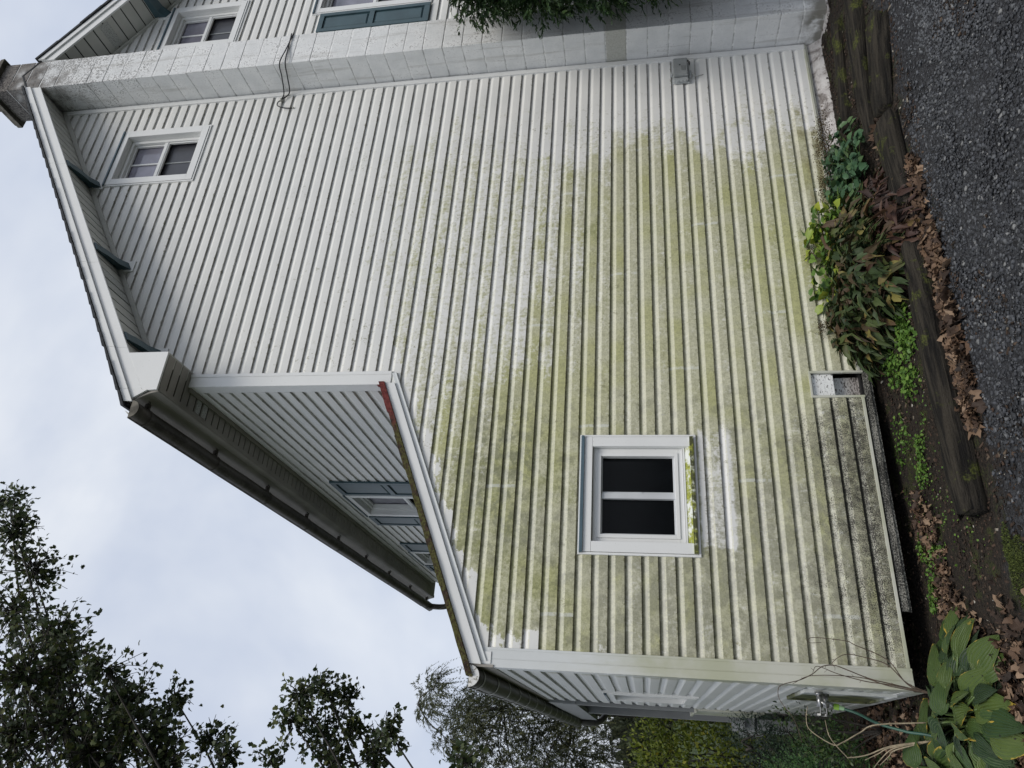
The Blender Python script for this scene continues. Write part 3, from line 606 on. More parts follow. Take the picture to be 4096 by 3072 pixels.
# eave soffit and fascia along the long side
mb = MB(); y = YF+.025
while y < 8.33:
    mb.box(2.40, 2.73 if (y < -.01 or y > 8.0) else 2.60, y, y+.086, EV, EV+.008); y += .1
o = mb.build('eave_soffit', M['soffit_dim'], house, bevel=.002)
mb = MB(); mb.box(2.398, 2.74, YF+.022, 8.34, EV+.012, EV+.016); mb.build('panel_joint', M['dark'], o)
mb = MB(); mb.box(2.395, 2.43, YF+.03, 8.34, EV-.008, EV-.001); mb.box(2.56, 2.598, .0, 8.0, EV-.02, EV-.001); mb.build('soffit_edge', M['soffit_dim'], o)
mb = MB(); mb.hexa([(2.39, YF+.022, 5.53), (2.40, YF+.022, EV), (2.40, 8.36, EV), (2.39, 8.36, 5.53), (2.37, YF+.022, 5.53), (2.388, YF+.022, EV), (2.388, 8.36, EV), (2.37, 8.36, 5.53)])
mb.hexa([(2.39, YF+.022, 5.532), (2.37, YF+.022, 5.532), (2.37, 8.36, 5.532), (2.39, 8.36, 5.532), (2.305, YF+.022, 5.705), (2.288, YF+.022, 5.70), (2.288, 8.36, 5.70), (2.305, 8.36, 5.705)])
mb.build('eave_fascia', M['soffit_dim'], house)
for yv in (.12, .22):
    mb = MB(); mb.box(2.44, 2.56, yv+.03, yv+.095, EV-.0035, EV-.0005); mb.build('vent_strip', M['vent'], house)
# ------------------------------------------------------------------ gutters
def gutter(xc, r, y0, y1, z0, z1, mat, name='gutter', strapstep=.5, straps=True):
    n = 60; g = MB(); arc = [(-math.cos(a), -math.sin(a)) for a in np.linspace(0, math.pi, 15)]
    prof = [(xc+r*a, r*b) for a, b in arc]+[(xc+(r-.003)*a, (r-.003)*b) for a, b in arc[::-1]]
    vs = []; K = len(prof)
    for i in range(n+1):
        t = i/n; y = y0+(y1-y0)*t; z = z0+(z1-z0)*t+.004*mn.noise((y*1.3, xc, 0)); dx = .003*mn.noise((y*1.7, xc, 5))
        vs += [(px+dx, y, z+pz) for px, pz in prof]
    fs = [(i*K+k, i*K+(k+1) % K, (i+1)*K+(k+1) % K, (i+1)*K+k) for i in range(n) for k in range(K)]
    fs += [tuple(range(K)), tuple(n*K+k for k in range(K))[::-1]]
    g.add(vs, fs); go = g.build(name, mat, house, smooth=True)
    b = MB(); b.tube([(xc-r, y0+(y1-y0)*i/n, z0+(z1-z0)*i/n+.004*mn.noise(((y0+(y1-y0)*i/n)*1.3, xc, 0))) for i in range(n+1)], .007, 6); b.build('rolled_rim', mat, go)
    c = MB(); c.prism([(xc+(r+.001)*a, z0+(r+.001)*b) for a, b in arc], y0-.006, y0+.002, lambda a, b, h: (a, h, b)); c.build('end_cap', M['endcap'] if name == 'gutter' and straps else M['cap'], go)
    y = y0+.16; 
    while y < y1-.1:
        t = (y-y0)/(y1-y0); z = z0+(z1-z0)*t; s = MB(); w_ = .012 if straps else .010
        rr_ = r+.0035; vs = []
        for yy in (y, y+w_*2):
            vs += [(xc+rr_*a, yy, z+rr_*bb) for a, bb in arc]
        for yy in (y, y+w_*2): vs += [(xc+(rr_+.0025)*a, yy, z+(rr_+.0025)*bb) for a, bb in arc]
        k = len(arc); fs = []
        for i in range(k-1): fs += [(2*k+i, 2*k+i+1, 3*k+i+1, 3*k+i), (i, i+1, 2*k+i+1, 2*k+i), (k+i, k+i+1, 3*k+i+1, 3*k+i)]
        s.add(vs, fs)
        if not straps: s.box(xc+r-.02, xc+r+.05, y-.012, y+.03, z-.02, z+.008); s.tube([(xc+r+.01, y, z-.02), (xc+r+.045, y-.03, z-.05), (xc+r+.06, y-.02, z-.02)], .006, 6)
        s.build('gutter_strap' if straps else 'gutter_hanger', M['strap'] if straps else mat, go); y += strapstep*random.uniform(.94, 1.06)
    return go
g1 = gutter(.402, .068, -.04, 7.08, 2.735, 2.60, M['gutter'], strapstep=.50)
g2 = gutter(2.212, .073, -.40, 8.30, 5.625, 5.50, M['gutter2'], strapstep=1.05, straps=False)
mb = MB(); mb.tube(curve([(.402, 6.98, 2.55), (.402, 7.0, 2.42), (.41, 7.03, 2.33), (.45, 7.1, 2.25), (.53, 7.2, 2.19), (.60, 7.28, 2.15)], 6), .045, 12); mb.build('downspout', M['gutter'], house, smooth=True)
mb = MB(); mb.tube(curve([(2.215, 8.25, 5.45), (2.215, 8.27, 5.30), (2.24, 8.28, 5.18), (2.34, 8.28, 5.08), (2.46, 8.28, 5.02), (2.56, 8.28, 4.9), (2.57, 8.28, 4.5)], 6), .05, 12); mb.build('downspout', M['gutter2'], house, smooth=True)
mb = MB(); y = -.37                                       # torn leaf guard mesh at the near end
for i in range(12): mb.tube([(2.16, -.39+i*.008, 5.63), (2.20, -.40+i*.008, 5.672)], .0012, 4)
mb.build('leaf_guard', M['strap'], g2)
# ------------------------------------------------------------------ windows
def frame(mb, s0, s1, z0, z1, w, d0, d1, bottom=True):
    mb.box(s0, s1, d0, d1, z1-w, z1); mb.box(s0, s0+w, d0, d1, z0+(w if bottom else 0), z1-w); mb.box(s1-w, s1, d0, d1, z0+(w if bottom else 0), z1-w)
    if bottom: mb.box(s0, s1, d0, d1, z0, z0+w)
def window(W, wf, kind, mat=None, caps=True):
    s0, s1, z0, z1 = W; tm = mat or M['trim']
    mb = MB(wf); frame(mb, s0, s1, z0, z1, .016, .002, .030); win = mb.build('window', tm, house, bevel=.0015)
    mb = MB(wf); c = .075; q = .019
    a0, a1, b0, b1 = s0+q, s1-q, z0+q, z1-q
    if kind == 'slider':
        mb.box(a0, a1, .002, .036, b1-c, b1); mb.box(a0, a0+c, .002, .036, b0, b1-c-.001); mb.box(a1-c, a1, .002, .036, b0, b1-c-.001)
    else: frame(mb, a0, a1, b0, b1, c, .002, .036)
    mb.build('casing', tm, win, bevel=.003)
    i0, i1, j0, j1 = a0+c, a1-c, (b0+c if kind != 'slider' else b0+.075), b1-c
    mb = MB(wf); dp = -.085 if kind != 'slider' else -.06  # jamb box
    mb.box(i0-.012, i0, dp, .002, j0, j1); mb.box(i1, i1+.012, dp, .002, j0, j1); mb.box(i0-.012, i1+.012, dp, .002, j1, j1+.012); mb.box(i0-.012, i1+.012, dp, .002, j0-.012, j0)
    mb.build('jamb', tm, win)
    if kind == 'slider':
        mb = MB(wf); e_ = [(b0, .045), (b0+.02, .047), (b0+.078, -.02), (b0, -.02)]
        mb.prism([(d, z) for z, d in [(b0, .0), (b0, .052), (b0+.014, .054), (b0+.075, -.02), (b0+.075, -.03)]], a0+c-.0, a1-c+.0, lambda d, z, h: wf(h, d, z)); mb.box(a0, a1, .037, .050, b0, b0+.028)
        mb.build('sill', M['sill'], win, bevel=.002)
    mb = MB(wf); f0, f1, h0, h1 = i0+.002, i1-.002, j0+.002, j1-.002
    frame(mb, f0, f1, h0, h1, .034, dp+.002, dp+.048); 
    if kind == 'slider': frame(mb, f0+.0345, f1-.0345, h0+.0345, h1-.0345, .026, dp+.004, dp+.055)
    mb.build('frame', tm, win, bevel=.002)
    g0, g1, k0, k1 = f0+.036, f1-.036, h0+.036, h1-.036
    if kind == 'slider':
        g0 += .024; g1 -= .024; k0 += .024; k1 -= .024; sm = (g0+g1)/2-.005
        mb = MB(wf); mb.box(sm-.021, sm+.021, dp+.0, dp+.034, k0, k1); mb.box(g0, g0+.012, dp, dp+.03, k0, k1); mb.box(sm+.0215, sm+.034, dp, dp+.02, k0, k1); mb.box(g0, g1, dp, dp+.02, k1-.010, k1); mb.box(g0, g1, dp, dp+.022, k0, k0+.012)
        mb.box(sm+.021, sm+.031, dp+.02, dp+.03, (k0+k1)/2-.03, (k0+k1)/2+.03)
        mb.build('sash', M['shaded_white'], win, bevel=.0015)
        mb = MB(wf); mb.box(g0-.01, g1+.01, dp-.004, dp-.001, k0-.01, k1+.01); mb.build('pane', M['glass_dark'], win)
    else:
        zm = (k0+k1)/2+.01; mb = MB(wf); sc = (g0+g1)/2
        mb.box(g0, g1, dp+.004, dp+.04, zm-.018, zm+.018)
        frame(mb, g0+.004, g1-.004, zm+.018, k1, .016, dp-.006, dp+.018); mb.box(sc-.009, sc+.009, dp-.012, dp-.001, zm+.018, k1)
        frame(mb, g0+.001, g1-.001, k0, zm-.018, .014, dp+.012, dp+.034)
        mb.build('sash', tm, win, bevel=.0015)
        mb = MB(wf); mb.box(g0-.01, g1+.01, dp-.018, dp-.014, zm-.01, k1+.01); mb.build('pane', M['glass_sky_curtain'], win)
        mb = MB(wf); mb.box(g0-.01, g1+.01, dp-.018, dp-.014, k0-.01, zm-.012); mb.build('pane', M['glass_screen'], win)
        mb = MB(wf); mb.box(sc-.007, sc+.007, dp-.0135, dp-.008, k0, zm-.018); mb.build('muntin', M['greybox'], win)
    if caps:
        mb = MB(wf); mb.box(s0+.014, s1-.014, .030, .050, z1-.034, z1-.022); mb.prism([(.002, z1+.006), (.03, z1-.008), (.047, z1-.014), (.047, z1-.030), (.043, z1-.030), (.043, z1-.018), (.002, z1-.002)], s0+.01, s1-.01, lambda d, z, h: wf(h, d, z))
        mb.build('drip_cap', M['navy'], win)
    mb = MB(wf); mb.box(i0-.3, i1+.3, -.7, -.69, j0-.3, j1+.3)
    mb.build('room_backing', M['dark'], win)
    return win
window(WB, front, 'slider'); window(WU, front, 'hung'); window(WR, front, 'hung'); window(WL, front, 'hung')
window((1.52, 2.35, 1.15, 1.94), side(XA), 'hung'); window((2.87, 3.74, 3.80, 5.18), side(XM), 'hung'); window((5.61, 6.48, 3.80, 5.18), side(XM), 'hung')
def shutter(s0, s1, z0, z1, wf):
    mb = MB(wf); zm = (z0+z1)/2+.02; w = .05; d0, d1 = .017, .042
    mb.box(s0, s0+w, d0, d1, z0, z1); mb.box(s1-w, s1, d0, d1, z0, z1)
    for a, b in ((z0, z0+w*1.3), (zm-w*.6, zm+w*.6), (z1-w*1.2, z1)): mb.box(s0+w, s1-w, d0, d1-.001, a, b)
    sh = mb.build('shutter', M['teal'], house, bevel=.002); mb = MB(wf)
    for a, b in ((z0+w*1.3, zm-w*.6), (zm+w*.6, z1-w*1.2)):
        mb.box(s0+w, s1-w, d0, d0+.006, a, b)
        p = [wf(s, d, z) for d, i in ((d0+.006, .012), (d0+.017, .03)) for s, z in ((s0+w+i, a+i), (s1-w-i, a+i), (s1-w-i, b-i), (s0+w+i, b-i))]; mb.hexa(p)
    mb.build('raised_panel', M['teal'], sh)
for a, b in ((2.40, 2.85), (3.76, 4.14), (5.13, 5.60), (6.50, 6.92)): shutter(a, b, 3.80, 5.15, side(XM))
shutter(7.13, 7.445, 3.86, 5.19, front); shutter(8.375, 8.69, 3.86, 5.19, front)
# ------------------------------------------------------------------ chimney
ch0, ch1, cf, cb = 6.215, 6.650, -.370, .02
mb = MB()
z = -.3556; k = 0
while z < 8.76:
    if z < 7.9: mb.box(ch0, ch1, cf, cb-.02, z+.004, z+.1992, j=.0022)
    else: mb.box(ch0, ch1, cf, .065, z+.004, z+.1992, j=.0025)
    z += .2032
chim = mb.build('chimney', M['block'], house, bevel=.006)
mb = MB(); mb.box(ch0+.0035, ch1-.0035, cf+.0035, -.005, -.36, 7.9); mb.box(ch0+.0035, ch1-.0035, cf+.0035, .06, 7.9, 8.76); mb.build('mortar_core', M['mortar'], chim)
mb = MB()
mb.box(ch0-.05, ch1+.05, cf-.05, .115, 8.775, 8.84, j=.006); mb.box(ch0-.03, ch1+.03, cf-.03, .095, 8.84, 8.87, j=.006); mb.box(ch0+.1, ch1-.1, cf+.1, -.02, 8.87, 9.1, j=.006)
mb.build('chimney_cap', M['cap'], chim, bevel=.008)
mb = MB(); zz_ = .0
mb.box(6.12, 6.9, -.40, -.0, -.40, -.14, j=.01); mb.build('chimney_footing', M['plaster'], chim, bevel=.01)
# ------------------------------------------------------------------ foundation
N_ = 70; vs = []; fs = []
for i in range(N_+1):
    x = 2.9+(6.25-2.9)*i/N_; q = mn.noise((x*3, 0, 0))*.02; q2 = mn.noise((x*7, 4, 0))*.015
    for (y, z) in ((.03, .0), (.022+q2*.3, -.028), (.012+q*.5, -.05), (-.02+q2, -.10), (-.055+q, -.15), (-.08+q, -.26)): vs.append((x, y+.3*q2, z))
for i in range(N_):
    for k in range(5): fs.append((i*6+k, (i+1)*6+k, (i+1)*6+k+1, i*6+k+1))
mb = MB(); mb.add(vs, fs); mb.build('foundation', M['plaster'], house, smooth=True)
mb = MB(); mb.box(XA+.35, 2.9, .95, 1.0, -.45, .0); mb.build('recessed_footing', M['timber'], house)  # near-black material stands in for the shade of the open void
mb = MB(); mb.box(XA+.02, 2.9, .04, 3.0, -.03, -.018); mb.build('floor_underside', M['dark'], house)
mb = MB(); mb.box(.93, 2.66, -.010, .004, -.066, -.026, j=.001); mb.box(.93, 2.66, .004, .016, -.088, -.070, j=.001); mb.build('skirt_board', M['skirt'], house)
# notch in the siding showing old painted block
mb = MB(front)
mb.box(2.435, 2.452, .002, .024, -.018, .352); mb.box(2.638, 2.655, .002, .024, -.03, .352); mb.box(2.452, 2.638, .002, .024, .337, .352)
nt_ = mb.build('meter_notch', M['trim_algae'], house, bevel=.0015)
mb = MB(); mb.box(2.452, 2.64, .004, .05, .175, .336, j=.002); mb.box(2.445, 2.645, .075, .11, -.09, .175, j=.003); mb.build('exposed_block', M['peel'], nt_, bevel=.003)
# water spigot panel on the side wall
mb = MB(side(XA)); mb.box(.33, .98, .012, .024, .0, .54); frame(mb, .315, .995, -.012, .555, .018, .010, .036)
mb.build('hydrant_panel', None, house, bevel=.0015)
def mat_panel():
    n = NB('green_stained_panel'); f = n.noise(n.P, 5, 4, .6); g = n.ss(n.add(n.mul(n.Y, .9), n.mul(f, .5)), .62, .85)
    col = n.mix(g, (.52, .54, .53), n.mix(n.ss(n.noise(n.P, 18, 4), .35, .65), (.03, .035, .015), (.12, .13, .05))); return n.done(col, .5)
bpy.data.objects['hydrant_panel'].data.materials.clear(); bpy.data.objects['hydrant_panel'].data.materials.append(mat_panel())
# porch behind the lean-to
mb = MB(); mb.box(.435, .51, 3.115, 3.19, 1.10, 2.43); po = mb.build('porch_post', M['porchgrey'], house, bevel=.004)
mb = MB(); mb.box(.43, .525, 3.11, 3.9, 1.075, 1.10); mb.box(.452, .51, 3.115, 3.9, .42, 1.072); mb.build('porch_knee_wall', mat_trim('knee_wall_algae', (.5, .52, .5), .9), house, bevel=.003)
mb = MB(); mb.box(.448, .53, 5.0, 5.09, .42, 2.36); mb.build('porch_post', M['porchgrey'], house, bevel=.004)
mb = MB(); mb.box(.38, .56, 4.95, 6.2, .395, .425); mb.box(.40, .54, 5.0, 6.1, .27, .39); mb.box(.34, 2.5, 5.6, 7.0, .1, .25); mb.box(.38, .5, 4.97, 6.0, -.2, .24); mb.build('porch_deck', M['porchgrey'], house, bevel=.003)
# ------------------------------------------------------------------ utility box, cable, spigot, hose
ub = thing('utility_box', 'small grey utility box with hanging wires screwed to the siding beside the chimney', 'utility box', (5.93, -.02, 1.1))
mb = MB(front); mb.box(5.815, 6.085, .018, .03, 1.085, 1.235); mb.box(5.80, 6.05, .03, .042, 1.08, 1.24); bx = mb.build('back_plate', M['lightgrey'], ub, bevel=.002)
mb = MB(front); mb.box(5.845, 6.075, .042, .098, 1.098, 1.232); mb.box(5.85, 6.07, .098, .104, 1.103, 1.227); mb.build('cover', M['greybox'], ub, bevel=.006)
mb = MB(front)
for s in (5.815, 5.83): mb.box(s-.006, s+.004, .04, .075, 1.10, 1.225)
for z in (1.115, 1.15, 1.185): mb.box(5.80, 5.822, .05, .066, z, z+.02)
mb.box(5.90, 5.93, .03, .055, 1.24, 1.262); mb.box(5.87, 5.94, .03, .06, 1.062, 1.08); mb.build('latch_tabs', M['lightgrey'], ub, bevel=.001)
mb = MB(front)
for i in range(4): mb.box(5.90, 5.965, .1042, .1048, 1.118+i*.011, 1.121+i*.011)
mb.box(5.972, 5.985, .1042, .106, 1.165, 1.178); mb.build('label_marks', M['cable'], ub)
for off in (0, .012):
    mb = MB(); mb.tube(curve([(6.07, -.06, 1.20-off), (6.095, -.07, 1.17-off), (6.10, -.06, 1.12-off), (6.085, -.04, 1.085-off), (6.05, -.03, 1.075)], 6), .004, 6); mb.build('wire', M['cable'], ub, smooth=True)
mb = MB(); mb.tube(curve([(5.91, -.04, 1.08), (5.90, -.045, 1.045), (5.885, -.03, 1.02), (5.90, -.025, .985), (5.915, -.02, .95)], 6), .0035, 6); mb.tube(curve([(5.93, -.05, 1.08), (5.905, -.06, 1.05), (5.885, -.03, 1.02)], 5), .003, 6); mb.build('wire', M['strap'], ub, smooth=True)
wc = thing('hanging_cable', 'thin black cable looped round the chimney and hooked to the siding', 'cable', (6.1, -.2, 5.2))
for a, b in ((5.20, 5.255), (5.222, 5.192)):
    mb = MB(); mb.tube(curve([(6.665, -.38, a), (6.42, -.385, (a+b)/2), (6.205, -.385, b), (6.195, -.22, b+.05), (6.14, -.06, b+.09), (6.07, -.035, 5.375)], 8), .0065, 6); mb.build('cable_strand', M['cable'], wc, smooth=True)
mb = MB(); mb.tube(curve([(6.07, -.035, 5.372), (6.03, -.04, 5.40), (5.97, -.05, 5.385), (5.94, -.045, 5.33), (5.935, -.035, 5.27), (5.945, -.02, 5.21)], 8), .006, 6); mb.build('cable_tail', M['cable'], wc, smooth=True)
mb = MB(); mb.tube([(6.07, -.0, 5.375), (6.07, -.03, 5.375)], .012, 8); mb.tube([(6.055, -.035, 5.375), (6.085, -.035, 5.375)], .015, 10); mb.tube([(5.945, 0, 5.21), (5.945, -.03, 5.21)], .009, 8); mb.build('insulator', M['strap'], wc, smooth=True)
fa = thing('garden_spigot', 'pair of chrome garden taps sticking out of the side wall panel', 'spigot', (.44, .36, .42))
for yy, zc in ((.30, .47), (.36, .42)):
    mb = MB(); mb.tube([(XA-.03, yy, zc), (XA-.05, yy, zc)], .026, 12); mb.tube([(XA-.04, yy, zc), (XA-.12, yy, zc)], .017, 10); mb.tube([(XA-.085, yy, zc), (XA-.10, yy, zc-.03), (XA-.11, yy-.005, zc-.055)], .015, 10); mb.build('tap_body', M['chrome'], fa, smooth=True)
    mb = MB(); mb.tube([(XA-.12, yy, zc), (XA-.16, yy, zc)], .006, 8); mb.tube([(XA-.16, yy, zc), (XA-.172, yy, zc)], .026, 6); mb.build('tap_handle', M['chrome'], fa)
mb = MB(); mb.tube([(XA-.03, .345, .45), (XA-.05, .345, .45)], .03, 12); mb.build('wall_flange', M['chrome'], fa, smooth=True)
ho = thing('garden_hose', 'dark green garden hose with lime connector running down from the taps', 'hose', (.4, .3, .3))
mb = MB(); mb.tube([(XA-.108, .352, .375), (XA-.113, .345, .345)], .019, 10); mb.build('connector', M['lime'], ho, bevel=.0015)
mb = MB(); mb.tube([(XA-.113, .345, .345), (XA-.12, .335, .315)], [.016, .012], 10); mb.build('collar', M['palegreen'], ho)
mb = MB(); mb.tube(curve([(XA-.12, .335, .318), (.335, .27, .25), (.28, .16, .17), (.24, .05, .05), (.2, -.05, -.10), (.0, -.1, -.18), (-.5, .1, -.19)], 8), .0085, 8); mb.build('hose_line', M['hose'], ho, smooth=True)
# ------------------------------------------------------------------ timbers
def timber(a, b, w, h, seed, label, ztop=-.08, split=0):
    a, b = Vector((*a, 0)), Vector((*b, 0)); d = (b-a); Ln = d.length; t = d.normalized(); nn = Vector((-t.y, t.x, 0)); n = max(8, int(Ln/.03)); K = 16; vs = []; fs = []
    for i in range(n+1):
        u = i/n; e = .25*max(0, 1-u*n/3)+.25*max(0, 1-(1-u)*n/3)
        for k in range(K):
            an = 2*math.pi*k/K+.2; cs, sn = math.cos(an), math.sin(an); q = max(abs(cs), abs(sn)); px, pz = cs/q**.75, sn/q**.75
            r_ = 1+.34*mn.noise((u*Ln*2.2, math.cos(an)*2.5+seed, math.sin(an)*2.5))+.12*mn.noise((u*Ln*.8, k*2.3, seed))-e*abs(mn.noise((k*3.3, seed, 1)))
            gr = 0
            if split and abs(k-4) < 1: gr = .35*max(0, mn.noise((u*Ln*1.2, seed*2, 3))+.45)
            eo = (mn.noise((k*1.9, seed, 7))*.07 if i == 0 else 0)+(mn.noise((k*1.9, seed, 9))*.07 if i == n else 0)
            vs.append(tuple(a+t*(Ln*u+eo)+nn*(px*w/2*r_)+Vector((0, 0, ztop-h/2+pz*h/2*(r_-gr)))))
    for i in range(n):
        for k in range(K): fs.append((i*K+k, i*K+(k+1) % K, (i+1)*K+(k+1) % K, (i+1)*K+k))
    fs += [tuple(range(K))[::-1], tuple(n*K+k for k in range(K))]
    mb = MB(); mb.add([(0, 0, 0)]*0+vs, fs); me = bpy.data.meshes.new('landscape_timber')
    # express along the beam so the grain follows it
    rot = Matrix(((t.x, nn.x, 0), (t.y, nn.y, 0), (0, 0, 1))); inv = rot.transposed()
    me.from_pydata([tuple(inv @ (Vector(v)-a)) for v in vs], [], fs)
    bm = bmesh.new(); bm.from_mesh(me); bmesh.ops.recalc_face_normals(bm, faces=bm.faces); bm.to_mesh(me); bm.free(); me.shade_smooth()
    o = bpy.data.objects.new('landscape_timber', me); COL.objects.link(o); me.materials.append(M['timber']); o.location = a; o.rotation_euler = (0, 0, math.atan2(t.y, t.x))
    tag(o, label, 'timber', 'rotten timbers edging the flower bed'); return o
timber((3.05, -1.0), (1.28, -.98), .16, .16, 1, 'longest dark timber edging the bed below the window, its left end mossy', -.075, 1)
timber((4.12, -1.0), (3.35, -.99), .25, .15, 5, 'short split timber half buried under the withered leaves', -.08, 1)
timber((4.95, -1.20), (4.22, -1.0), .20, .13, 9, 'flat mossy timber stub with a splintered end beside the gravel', -.10, 1)
timber((6.3, -1.05), (4.22, -.76), .19, .15, 13, 'moss patched rotten timber running out of the frame by the chimney', -.08, 1)
timber((5.75, -.58), (4.75, -.33), .12, .11, 21, 'smooth dark narrow timber nearest the foundation and chimney', -.09)
timber((2.45, -.83), (1.6, -.86), .07, .08, 31, 'thin broken timber strip behind the long bed edging', -.12)
# ------------------------------------------------------------------ plants near the wall
def randdir(n, upb=.3):
    v = rng.normal(0, 1, (n, 3)); v[:, 2] = np.abs(v[:, 2])*.6+upb; return nrm(v)
def litter(name, pts, n, sp, smin, smax, label, mat='dead', z0=.012):
    pts = np.array(pts, float); seg = rng.integers(0, len(pts)-1, n); t = rng.random((n, 1)); c = pts[seg]*(1-t)+pts[seg+1]*t
    c = c[:, :2]+rng.normal(0, 1, (n, 2))*(c[:, 2:3] if pts.shape[1] > 2 else sp)
    C = np.column_stack([c, gh(c[:, 0], c[:, 1])+z0+rng.random(n)*.03]); a = rng.uniform(0, 6.28, n)
    T = np.column_stack([np.cos(a), np.sin(a), rng.normal(0, .35, n)]); Nn = np.column_stack([rng.normal(0, .4, (n, 2)), np.ones(n)])
    V, F = leafcards(C, T, Nn, rng.uniform(smin, smax, n)*.68, MAPLE, cup=.5, jit=.35, zj=.2)
    o = fastmesh(name, V, F, M[mat], kind='stuff'); tag(o, label, 'dead leaves'); return o
litter('leaf_litter', [(3.62, -1.16), (3.1, -1.14), (2.75, -1.18), (2.3, -1.17), (1.95, -1.17), (1.75, -1.14)], 820, .042, .05, .11, 'crumpled brown fallen leaves lying along the timber edge of the gravel')
litter('leaf_litter', [(1.55, -.12), (1.25, -.3), (1.0, -.25), (.85, -.4)], 420, .08, .035, .075, 'dry brown leaves on the soil under the low end of the wall')
litter('leaf_litter', [(.5, -1.0), (.2, -.8), (.05, -.5), (-.4, -.9)], 950, .2, .04, .10, 'heap of dry brown leaves around the left side of the hosta')
litter('leaf_litter', [(.25, .5), (.1, 1.2), (.3, 1.6), (-.1, 2.0)], 700, .2, .04, .08, 'dull brown leaves under the shrubs beside the side wall')
litter('leaf_litter', [(4.2, -.86), (4.1, -.95)], 14, .05, .06, .12, 'few curled leaves caught in the gap between two timbers')
def clump(name, label, cat, centers, n, rad, h, outline, smin, smax, mat, upb=.2, stems=True, cup=.4, group=None, droop=0., stemmat='stalk', lean=.6):
    cs = np.array(centers, float); t = thing(name, label, cat, tuple(float(v) for v in (*cs[0, :2], gh(cs[0, 0], cs[0, 1]))), group)
    w_ = cs[rng.integers(0, len(cs), n)]; a = rng.uniform(0, 6.28, n); r = np.sqrt(rng.random(n))*rad
    hz = h*(1-.55*(r/rad)**2)*rng.uniform(.35, 1, n)
    x = w_[:, 0]+np.cos(a)*r; y = np.minimum(w_[:, 1]+np.sin(a)*r, -.035 if cs[0, 1] < -.03 and cs[0, 0] > .5 else 99); z = gh(x, y)+hz
    C = np.column_stack([x, y, z]); T = np.column_stack([np.cos(a)*lean+rng.normal(0, .35, n), np.sin(a)*lean+rng.normal(0, .35, n), rng.normal(upb, .3, n)-droop])
    Nn = np.column_stack([rng.normal(0, .35, (n, 2)), np.ones(n)]); V, F = leafcards(C, T, Nn, rng.uniform(smin, smax, n), outline, cup, .2, .07)
    fastmesh('foliage', V, F, M[mat], t)
    if stems:
        mb = MB()
        for i in range(0, n, max(1, n//60)):
            g = w_[i]; mb.tube([(g[0]+random.uniform(-.04, .04), min(g[1], -.03) if cs[0, 0] > .5 else g[1], gh(g[0], g[1])-.01), ((g[0]+x[i])/2, (g[1]+y[i])/2, z[i]*.6+gh(g[0], g[1])*.4+.01), (x[i], y[i], z[i])], .003, 4, False)
        mb.build('stem', M[stemmat], t)
    return t
G_ = 'plants growing in the bed under the gable wall'
sd_ = clump('sedum_plant', 'blue-green sedum with flat brown seed heads beside the foundation', 'sedum', [(4.45, -.42), (4.2, -.5), (4.35, -.25), (4.05, -.38)], 330, .22, .25, ROUND, .05, .085, 'sedum', .3, group=G_)
n = 2600; c = np.array([(4.62, -.28), (4.5, -.45), (4.28, -.2), (4.75, -.4)])[rng.integers(0, 4, n)]+rng.normal(0, .075, (n, 2)); c[:, 1] = np.minimum(c[:, 1], -.03)
C = np.column_stack([c, gh(c[:, 0], c[:, 1])+.23+rng.normal(0, .018, n)]); V, F = leafcards(C, randdir(n), randdir(n), rng.uniform(.008, .016, n), OVAL); fastmesh('seed_head', V, F, M['seed'], sd_)['kind'] = 'stuff'
sd2 = clump('sedum_plant', 'yellow-green round leaved sedum close against the foot of the siding', 'sedum', [(3.75, -.14), (3.62, -.12), (3.4, -.1), (3.9, -.22), (3.3, -.1), (3.85, -.12)], 620, .17, .42, ROUND, .05, .09, 'sedum2', .45, group=G_)
n = 700; c = np.array([(3.68, -.08), (3.0, -.08)])[rng.integers(0, 2, n)]+rng.normal(0, .035, (n, 2)); c[:, 1] = np.minimum(c[:, 1], -.03)
C = np.column_stack([c, gh(c[:, 0], c[:, 1])+.36+rng.normal(0, .025, n)]); V, F = leafcards(C, randdir(n), randdir(n), rng.uniform(.008, .016, n), OVAL); fastmesh('seed_head', V, F, M['seed'], sd2)['kind'] = 'stuff'
clump('withering_plant', 'withered reddish brown perennial flopped over the timber beside the gravel', 'plant', [(3.45, -.85), (3.25, -.92), (3.6, -.72), (3.15, -.8)], 430, .22, .18, LANCE, .07, .15, 'dead', -.1, cup=.7, group=G_, stemmat='twig').children[0].data.materials[0] = mat_leaf('dark_red_withered_leaves', [(0, (.022, .014, .012)), (.5, (.05, .025, .02)), (.85, (.085, .045, .025)), (1, (.14, .10, .04))], .6, .1)
clump('withering_plant', 'sprawling clump of pointed green and brown leaves leaning on the wall', 'plant', [(3.1, -.30), (2.98, -.36), (3.2, -.5), (3.45, -.48), (2.95, -.2), (3.08, -.68), (3.55, -.45), (3.0, -.12)], 1700, .27, .36, WLEAF, .08, .17, 'dying', .0, cup=.5, group=G_, stemmat='twig')
clump('withering_plant', 'low drooping brown-green shoot at the left edge of the big clump', 'plant', [(2.78, -.16), (2.72, -.12)], 90, .11, .2, LANCE, .08, .14, 'dying', .0, cup=.5, group=G_, stemmat='twig')
def weeds(label, cs, n, rad, smin=.016, smax=.036): return clump('weed_patch', label, 'weeds', cs, n, rad, .05, ROUND, smin, smax, 'weed', .05, False, .2, 'small green weeds in the bed', lean=.4)
weeds('bright green round leaved weeds just behind the long timber', [(2.72, -.62), (2.62, -.58), (2.55, -.62), (2.68, -.5)], 420, .1, .018, .038)
weeds('loose patch of round green weeds between big clump and notch', [(2.65, -.2), (2.5, -.3), (2.4, -.42), (2.3, -.5)], 420, .12, .016, .036)
weeds('thin trail of tiny weeds halfway along the bare soil', [(1.9, -.42), (1.8, -.36), (1.7, -.33)], 240, .07, .012, .024)
